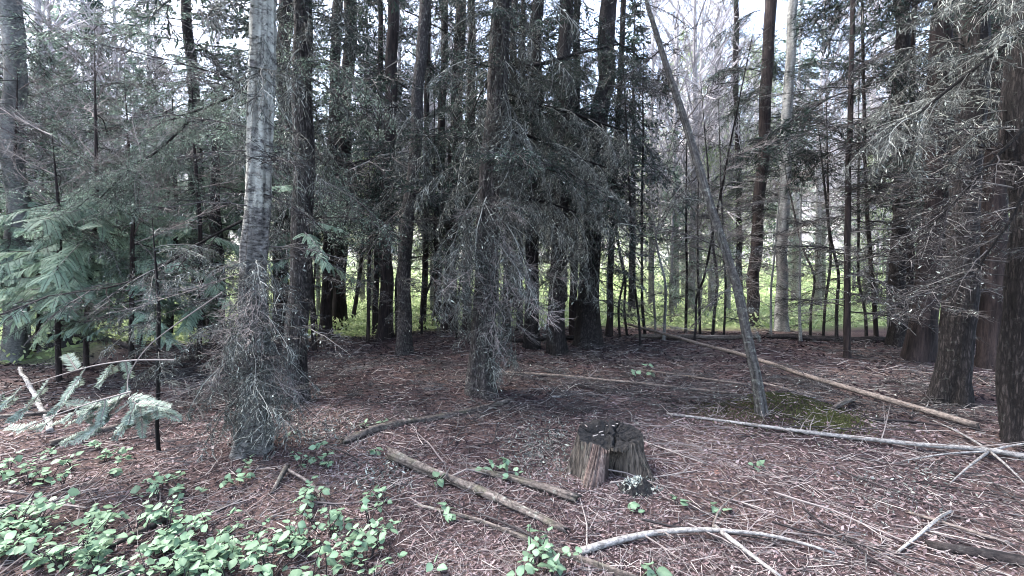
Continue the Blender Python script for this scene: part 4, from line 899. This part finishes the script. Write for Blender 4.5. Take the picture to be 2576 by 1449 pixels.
def plant(p, size, nleaf, lab, grp, g, lsize=.07, name='leafy_plant', cat='leafy plant'):
    nleaf = int(nleaf*1.15)
    root = link(name, None, None, p); tag(root, lab, cat, grp)
    nt_ = max(2, nleaf//4); tips = []
    for q in range(nt_):
        a = g.random()*6.28; r_ = size*(.25+.75*g.random()); tips.append((math.cos(a)*r_, math.sin(a)*r_, size*(.35+.6*g.random())))
    link('stem', stem_mesh(tips), root)
    for q in range(nleaf):
        tp = tips[q % nt_]; u = 1 if q < nt_ else .45+.5*g.random(); a = g.random()*6.28
        o = link('leaf', LEAF[int(g.integers(14))], root); s = lsize*(.5+.85*g.random())
        o.location = (tp[0]*(.35+.65*u)+math.cos(a)*.012, tp[1]*(.35+.65*u)+math.sin(a)*.012, tp[2]*(.5+.5*u)+g.normal()*.008)
        o.rotation_euler = (g.normal()*.42, g.normal()*.4+.05, a); o.scale = (s, s, s)
g = np.random.default_rng(99)
ZONES = [  # V-pixel zones: centre, half extents, plants, leaves, label
    ((90, 1360), (150, 70), 22, 16, 'at the left bottom edge'), ((560, 1385), (230, 70), 38, 16, 'in the dense patch at the bottom left of centre'),
    ((800, 1400), (150, 50), 12, 13, 'in the dense patch at the bottom left of centre'), ((240, 1420), (80, 30), 5, 12, 'at the left bottom edge'),
    ((70, 1170), (110, 30), 7, 12, 'beyond the brown debris at the left'), ((210, 1125), (90, 30), 6, 10, 'beyond the brown debris at the left'),
    ((480, 1215), (90, 28), 6, 9, 'in the loose row left of centre'), ((590, 1205), (50, 22), 2, 8, 'in the loose row left of centre'),
    ((780, 1155), (70, 22), 4, 9, 'around the curved pale stick left of centre'), ((800, 1230), (50, 30), 4, 9, 'around the curved pale stick left of centre'), ((870, 1290), (80, 40), 6, 9, 'around the curved pale stick left of centre'),
    ((1350, 1410), (70, 30), 6, 13, 'over the slender branch at the bottom centre')]
for (cx, cy), (hx, hy), n, nl, where in ZONES:
    for q in range(n):
        vx = cx+(g.random()*2-1)*hx; vy = cy+(g.random()*2-1)*hy; up = .10
        p = G(vx, vy+25)
        sz = .10+.10*g.random(); plant(p, sz, nl, near_label(('low' if sz < .13 else 'mid-height' if sz < .17 else 'taller')+' mint-leaved plant', vx, vy), 'low leafy plants with mint green leaves', g, .040+.018*g.random())
for vx, vy, s, nl, lab in ((1240, 1195, .15, 14, 'tallest leafy sprig, rising left of the stump behind the logs'), (1290, 1210, .10, 6, 'small leafy sprig beside the taller sprig left of the stump'), (1105, 1222, .09, 8, 'leafy sprig overhanging the mossy log'),
        (962, 1258, .10, 10, 'small leafy plant left of the mossy log'), (920, 1080, .06, 5, 'tiny sprig above the bark-covered branch, left one of two'), (965, 1072, .06, 5, 'tiny sprig above the bark-covered branch, right one of two'),
        (945, 1140, .06, 5, 'tiny sprig just below the bark-covered branch'), (1120, 1300, .08, 7, 'dark small plant below the mossy log'), (1640, 1442, .08, 8, 'leafy plant cut off by the bottom edge right of centre'),
        (1585, 1288, .06, 6, 'small star-shaped sprig in front of the stump'), (1702, 1272, .06, 5, 'small sprig right of the stump foot'), (1810, 1290, .06, 5, 'small sprig above the fork of the birch branch'),
        (1892, 1182, .06, 5, 'small sprig on the bare litter right of the stump'), (1115, 1448, .07, 6, 'leafy sprig at the bottom edge between the plant patches'), (350, 1255, .05, 5, 'single small plant on the bare brown slope'),
        (280, 1195, .05, 4, 'tiny plant on the litter between the left plant patches'), (740, 1090, .05, 4, 'tiny plant by the debris left of the bark-covered branch')):
    plant(G(vx, vy), s, nl, lab, None, g, .06)
plant(G(1622, 950), .22, 16, 'lone feathery green plant standing between the thin poles', None, g, .085)
# rusty cedar frond on the litter
def rusty():
    arr = cedar_arrays(77, .8); mb = MB(); v, f, m, r = arr; mb.merge((v*np.array([1, 1, .15]), f, np.ones_like(m), r), None, .17)
    p = G(1785, 1186, .012); o = link('dead_frond', mb.mesh('dead_frond', [M['dead'], M['rust']]), None, p); o.rotation_euler = (0, 0, R(-20)); tag(o, 'flat rust-coloured dead cedar frond lying on the litter', 'dead frond')
rusty()

# ------------------------------------------------------------------ near fir boughs at the left, needles in combs
def comb_spray(mb, path, nl, rnd0, g, width=.0075, spread=.95):
    path = np.asarray(path, float); seg = np.linalg.norm(np.diff(path, axis=0), axis=1); L = seg.sum(); n = int(L/.0055)
    xs = np.linspace(0, L, n); ln = np.concatenate([[0], np.cumsum(seg)]); C = np.stack([np.interp(xs, ln, path[:, q]) for q in range(3)], 1)
    t = norm(np.gradient(C, axis=0)); sv = norm(np.cross(t, np.array([0, -.35, 1.]))); up = np.cross(sv, t)
    tube(mb, path, np.linspace(.004, .0018, len(path)), 5, 0, .6)
    taper = np.minimum(1, (1-xs/L)*6+.35)
    for s in (1, -1):
        D = norm(t*.5+sv*s*spread+up*(.15+.12*g.normal(size=(n, 1)))+g.normal(size=(n, 3))*.08)
        flecks(mb, C, D, norm(np.cross(D, up)), nl*taper*(.8+.3*g.random(n)), width, 1, np.clip(rnd0+.2*g.normal(size=n), 0, 1))
def fir_bough(pts, y0, y1, nl, subs, label, seed):
    """pts: V pixels along the limb, y0..y1 the distance from camera along it"""
    g = np.random.default_rng(seed); W = [P(px, py, y0+(y1-y0)*q/(len(pts)-1)) for q, (px, py) in enumerate(pts)]
    o0 = W[0].copy(); A = np.array([tuple(p-o0) for p in W]); root = link('fir_bough', None, None, o0); tag(root, label, 'fir bough')
    ln = np.concatenate([[0], np.cumsum(np.linalg.norm(np.diff(A, axis=0), axis=1))]); xs = np.linspace(0, ln[-1], 24); C = np.stack([np.interp(xs, ln, A[:, q]) for q in range(3)], 1)
    for _ in range(3): C[1:-1] = (C[:-2]+2*C[1:-1]+C[2:])/4
    mb = MB(); tube(mb, C, np.linspace(.0065, .0022, 24), 6, 0, .7); link('limb', mb.mesh('limb', [M['pale_twig']]), root)
    for (f0, dpx, dpy, dy, cv) in subs:
        b = np.array([np.interp(f0*ln[-1], xs, C[:, q]) for q in range(3)]); yy = b[1]+o0.y; sc = yy/FPX*1.15
        d = np.array([dpx*sc, dy, -dpy*sc]); side = norm(np.cross(d, [0, 1, 0]))
        tt = np.linspace(0, 1, 7)[:, None]; path = b + d*tt + side*cv*np.linalg.norm(d)*np.sin(tt*np.pi)
        m2 = MB(); comb_spray(m2, path, nl, .55+.2*g.random(), g)
        for q in range(int(np.linalg.norm(d)/.05)):
            f = .15+.8*g.random(); j = path[0]+(path[-1]-path[0])*f+side[None][0]*cv*np.linalg.norm(d)*math.sin(f*math.pi); s = 1 if q % 2 else -1
            dd = norm(norm(d)*.8+norm(np.cross(d, [0, -.3, 1]))*s*.8+np.array([0, 0, -.15])); l_ = np.linalg.norm(d)*.35*(1.1-f)
            if l_ > .03: comb_spray(m2, [j, j+dd*l_*.5, j+dd*l_+np.array([0, 0, -.01])], nl*.9, .5+.3*g.random(), g)
        link('spray', m2.mesh('spray', [M['pale_twig'], M['hero']]), root)
fir_bough([(440, 905), (330, 905), (230, 920), (130, 950), (50, 975), (-20, 1000)], 3.3, 3.1, .05,
    [(.35, -60, 60, .05, .1), (.5, -85, 105, 0, .05), (.55, -45, -30, .08, 0), (.7, -80, 90, -.05, .08), (.85, -70, 60, 0, .05), (.95, -50, 55, .05, .1), (.28, -20, 80, .05, .1)],
    'near fir bough with feathery needle combs reaching the left edge', 3)
fir_bough([(560, 735), (450, 810), (370, 870), (318, 945), (322, 1000), (350, 1020)], 3.5, 3.0, .05,
    [(.86, 60, 25, 0, .1), (.88, 95, 55, .05, .05), (.82, -100, 60, 0, .08), (.9, 20, 85, 0, .1), (.92, -60, 90, .04, .1), (.97, 70, 10, 0, .05), (.84, -150, 20, .05, .1), (.95, -30, 60, -.06, .1), (.9, -160, 95, 0, .05)],
    'arching near fir limb ending in bright needle sprays by the dead sapling', 4)
fir_bough([(330, 985), (240, 1010), (150, 1040), (60, 1075)], 3.1, 2.9, .048,
    [(.1, -70, 70, 0, .1), (.3, -80, 60, 0, .05), (.5, -60, 40, 0, .1), (.7, -60, 30, 0, .1), (.9, -60, 10, 0, .1), (.25, -30, 75, 0, .1)],
    'lowest near fir bough hanging over the pale log at the left', 5)

# ------------------------------------------------------------------ long limbs and loose hanging twigs
def limb(label, pts, y0, y1, w0, w1, twigs, kind, parent_name='long_limb', seed=0):
    g = np.random.default_rng(seed+500); W = [P(px, py, y0+(y1-y0)*q/(len(pts)-1)) for q, (px, py) in enumerate(pts)]
    o0 = W[0].copy(); A = np.array([tuple(p-o0) for p in W]); root = link(parent_name, None, None, o0); tag(root, label, 'tree limb')
    ln = np.concatenate([[0], np.cumsum(np.linalg.norm(np.diff(A, axis=0), axis=1))]); xs = np.linspace(0, ln[-1], 20); C = np.stack([np.interp(xs, ln, A[:, q]) for q in range(3)], 1)
    for _ in range(2): C[1:-1] = (C[:-2]+2*C[1:-1]+C[2:])/4
    mb = MB(); tube(mb, C, np.linspace(w0/2*y0/FPX, w1/2*y1/FPX, 20), 7, 0, .15, .15); link('limb', mb.mesh('limb', [B['fir_dark']]), root)
    for q in range(twigs):
        f = .15+.85*(q+g.random())/twigs; c = [np.interp(f*ln[-1], xs, C[:, w_]) for w_ in range(3)]
        i_ = min(18, int(f*19)); t_ = C[i_+1]-C[i_]; az = math.atan2(t_[1], t_[0])+(R(55) if q % 2 else R(-55))*(.6+.6*g.random())
        o = link('branch', PROTO[kind][int(g.integers(len(PROTO[kind])))], root); o.location = c; s = (.3+.35*g.random())
        o.rotation_euler = (Matrix.Rotation(az, 4, 'Z') @ Matrix.Rotation(R(10+40*g.random()), 4, 'Y')).to_euler(); o.scale = (s, s, s)
limb('upper black limb crossing from the central trunk toward the right', [(1262, 175), (1370, 160), (1450, 135), (1560, 110)], 6.0, 6.6, 12, 5, 12, 'fir', seed=1)
limb('long black limb sloping down to the right, second below the top', [(1265, 255), (1330, 258), (1440, 285), (1570, 330)], 6.0, 6.8, 12, 5, 14, 'lichen', seed=2)
limb('black limb sloping down to the right, third below the top', [(1270, 320), (1360, 355), (1420, 385), (1520, 420)], 6.0, 6.8, 10, 4, 12, 'lichen', seed=3)
limb('black limb sloping down beside the stout dark trunk, fourth below the top', [(1290, 415), (1400, 428), (1500, 470), (1560, 520)], 6.2, 6.9, 9, 4, 12, 'lichen', seed=4)
limb('lowest black limb right of the central trunk', [(1290, 490), (1380, 510), (1480, 545)], 6.2, 6.8, 8, 4, 10, 'lichen', seed=5)
limb('bare pale limb sweeping down to the left in front of the cedar sprays', [(640, 540), (520, 600), (420, 665), (300, 720), (120, 745)], 4.4, 4.2, 7, 3, 10, 'dead', seed=6)
limb('lichen-covered limb sloping from the right edge toward the mid distance, upper one', [(2600, 60), (2480, 150), (2380, 230), (2240, 340)], 3.6, 3.9, 12, 4, 12, 'lichen', seed=7)
limb('lichen-covered limb sloping from the right edge toward the mid distance, lower one', [(2600, 300), (2500, 400), (2420, 490), (2330, 580)], 3.6, 3.9, 10, 4, 8, 'dead', seed=8)
limb('lichen-covered limb hanging low in front of the trunk at the right edge', [(2600, 420), (2540, 560), (2480, 640), (2440, 720)], 3.5, 3.7, 8, 4, 6, 'dead', seed=9)
limb('dark leafy limb at the upper left of the pale blotched trunk', [(700, 150), (600, 235), (520, 270), (430, 300)], 6.4, 6.0, 9, 4, 12, 'hem', seed=10)
limb('thin dark limb sloping down to the left below the upper left trunk', [(480, 300), (400, 380), (330, 420), (250, 500)], 6.5, 6.0, 6, 3, 10, 'hem', seed=11)

# ------------------------------------------------------------------ litter (nobody could count it)
g = np.random.default_rng(123)
def scatter(n, rmin, rmax, pw=.5):
    a = R(-56)+R(112)*g.random(n); r_ = rmin*np.power(rmax/rmin, g.random(n)**pw); return r_*np.sin(a), r_*np.cos(a), r_
def under(x, y): return meadow_amount(x, y) < .5
mb = MB()
n = 210000; x, y, r_ = scatter(n, 1.3, 13, 1.0); k_ = under(x, y); x, y, r_ = x[k_], y[k_], r_[k_]; n = len(x)
C = np.stack([x, y, H(x, y)+.002+.012*g.random(n)], 1); a = g.random(n)*6.28; D = norm(np.stack([np.cos(a), np.sin(a), g.normal(size=n)*.35], 1)); U = norm(np.cross(D, norm(np.stack([g.normal(size=n)*.5, g.normal(size=n)*.5, np.ones(n)], 1))))
sc = (.007+.0036*r_)*(.45+1.1*g.random(n)**1.5); tone = np.clip(g.random(n)**1.25+.25*fbm(x*1.4, y*1.4, 2, 2), 0, 1)
flecks(mb, C, D, U, sc*1.6, sc*(.25+.5*g.random(n)), 0, tone)
dark = np.repeat((y > 4.6+1.2*vnoise(x*.7, 8.) ), 2)  # litter takes the darker tone farther back, along a wavy edge
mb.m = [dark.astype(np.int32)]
tag(link('leaf_litter', mb.mesh('leaf_litter', [M['litter'], M['dark_litter']])), 'brown needles, bark flakes and dead leaves covering the forest floor', 'litter', kind='stuff')
mb = MB()
n = 28000; x, y, r_ = scatter(n, 1.3, 14, .9); k_ = under(x, y); x, y, r_ = x[k_], y[k_], r_[k_]; n = len(x)
P0 = np.stack([x, y, H(x, y)+.004+.02*g.random(n)**2], 1); a = g.random(n)*6.28; L = (.03+.13*g.random(n)**2)*(1+.12*r_)
D = np.stack([np.cos(a), np.sin(a), np.abs(g.normal(size=n))*.12], 1); P1 = P0+D*L[:, None]; P1[:, 2] = np.maximum(P1[:, 2], H(P1[:, 0], P1[:, 1])+.004)
rw = (.0007+.0004*r_)*(.6+.8*g.random(n)); sticks(mb, P0, P1, rw, rw*.6, (0))
dm = g.random(n) < np.where(y > 4.5, .6, .3); mb.m = [np.repeat(dm.astype(np.int32), 6)]
tag(link('twig_litter', mb.mesh('twig_litter', [M['pale_twig'], M['dead']])), 'small dead twigs strewn over the litter', 'litter', kind='stuff')
# brushy dead debris that stands a little off the ground in the shade
mb = MB(); src = [branch_arrays(900+q, 'dead', .4) for q in range(4)]
for q in range(260):
    if q < 90: vx, vy = 640+g.random()*1100, 880+g.random()*170
    elif q < 210: vx, vy = 1400+g.random()*1100, 870+g.random()*170
    else: vx, vy = 300+g.random()*400, 930+g.random()*150
    p = G(vx, vy); s = .35+.6*g.random(); mb.merge(src[q % 4], Matrix.Translation((p.x, p.y, p.z+.04)) @ Matrix.Rotation(g.random()*6.28, 4, 'Z') @ Matrix.Rotation(R(g.normal()*8), 4, 'Y') @ Matrix.Diagonal((1, 1, .5, 1)), s)
tag(link('brush_debris', mb.mesh('brush_debris', [M['dead'], M['lichen']])), 'tangle of fallen dead brush in the shade between the trunks', 'brush debris', kind='stuff')
# grey lichen scraps
mb = MB(); pts = []
for (vx, vy, sx, sy, n) in ((1370, 1120, 90, 70, 1600), (800, 1080, 110, 40, 900), (1610, 1225, 40, 18, 500), (950, 1190, 90, 50, 500), (2250, 1230, 200, 80, 500), (650, 1060, 120, 50, 700)):
    for _ in range(n): pts.append(tuple(G(vx+g.normal()*sx*.6, vy+g.normal()*sy*.6, .01+.02*g.random())))
pts = np.array(pts); n = len(pts); D = norm(g.normal(size=(n, 3))); U = norm(np.cross(D, g.normal(size=(n, 3)))); s = .008+.02*g.random(n)
flecks(mb, pts, D, U, s*1.5, s*.5, 0, g.random(n)); tag(link('lichen_scraps', mb.mesh('lichen_scraps', [M['lichen']])), 'pale grey lichen scraps scattered on the litter', 'lichen', kind='stuff')
# moss on the mound
mb = MB(); n = 16000
x = 2.95+g.normal(size=n)*.42; y = 4.75+g.normal(size=n)*.28; n2_ = 4000; x[:n2_] = 3.2+g.normal(size=n2_)*.14; y[:n2_] = 4.32+g.normal(size=n2_)*.09
C = np.stack([x, y, H(x, y)], 1); D = norm(np.stack([g.normal(size=n)*.6, g.normal(size=n)*.6, np.ones(n)], 1)); U = norm(np.cross(D, g.normal(size=(n, 3))))
tn = g.random(n)*.28; tn[:n2_] += .35; flecks(mb, C, D, U, .012+.02*g.random(n), .010, 0, tn); tag(link('moss_patch', mb.mesh('moss_patch', [M['moss']])), 'low moss covering the mound at the foot of the leaning stem', 'moss', kind='stuff')
# meadow plants
mb = MB(); n = 90000; a = R(-56)+R(112)*g.random(n); r_ = 8.5*np.power(60/8.5, g.random(n)**.8); x, y = r_*np.sin(a), r_*np.cos(a); k_ = meadow_amount(x, y) > .3; x, y, r_ = x[k_], y[k_], r_[k_]; n = len(x)
hh = .45*g.random(n)*(1+.3*fbm(x*.4, y*.4, 1, 2)); C = np.stack([x, y, H(x, y)+hh*.8], 1); D = norm(np.stack([g.normal(size=n), g.normal(size=n), .7*np.ones(n)], 1)); U = norm(np.cross(D, g.normal(size=(n, 3))))
flecks(mb, C, D, U, .05+.010*r_*g.random(n), .025+.003*r_, 0, np.clip(.3+hh*1.2+.25*g.normal(size=n), 0, 1))
tag(link('meadow_grass', mb.mesh('meadow_grass', [M['meadow']])), 'bright green grass and herbs on the meadow beyond the trees', 'grass', kind='stuff')
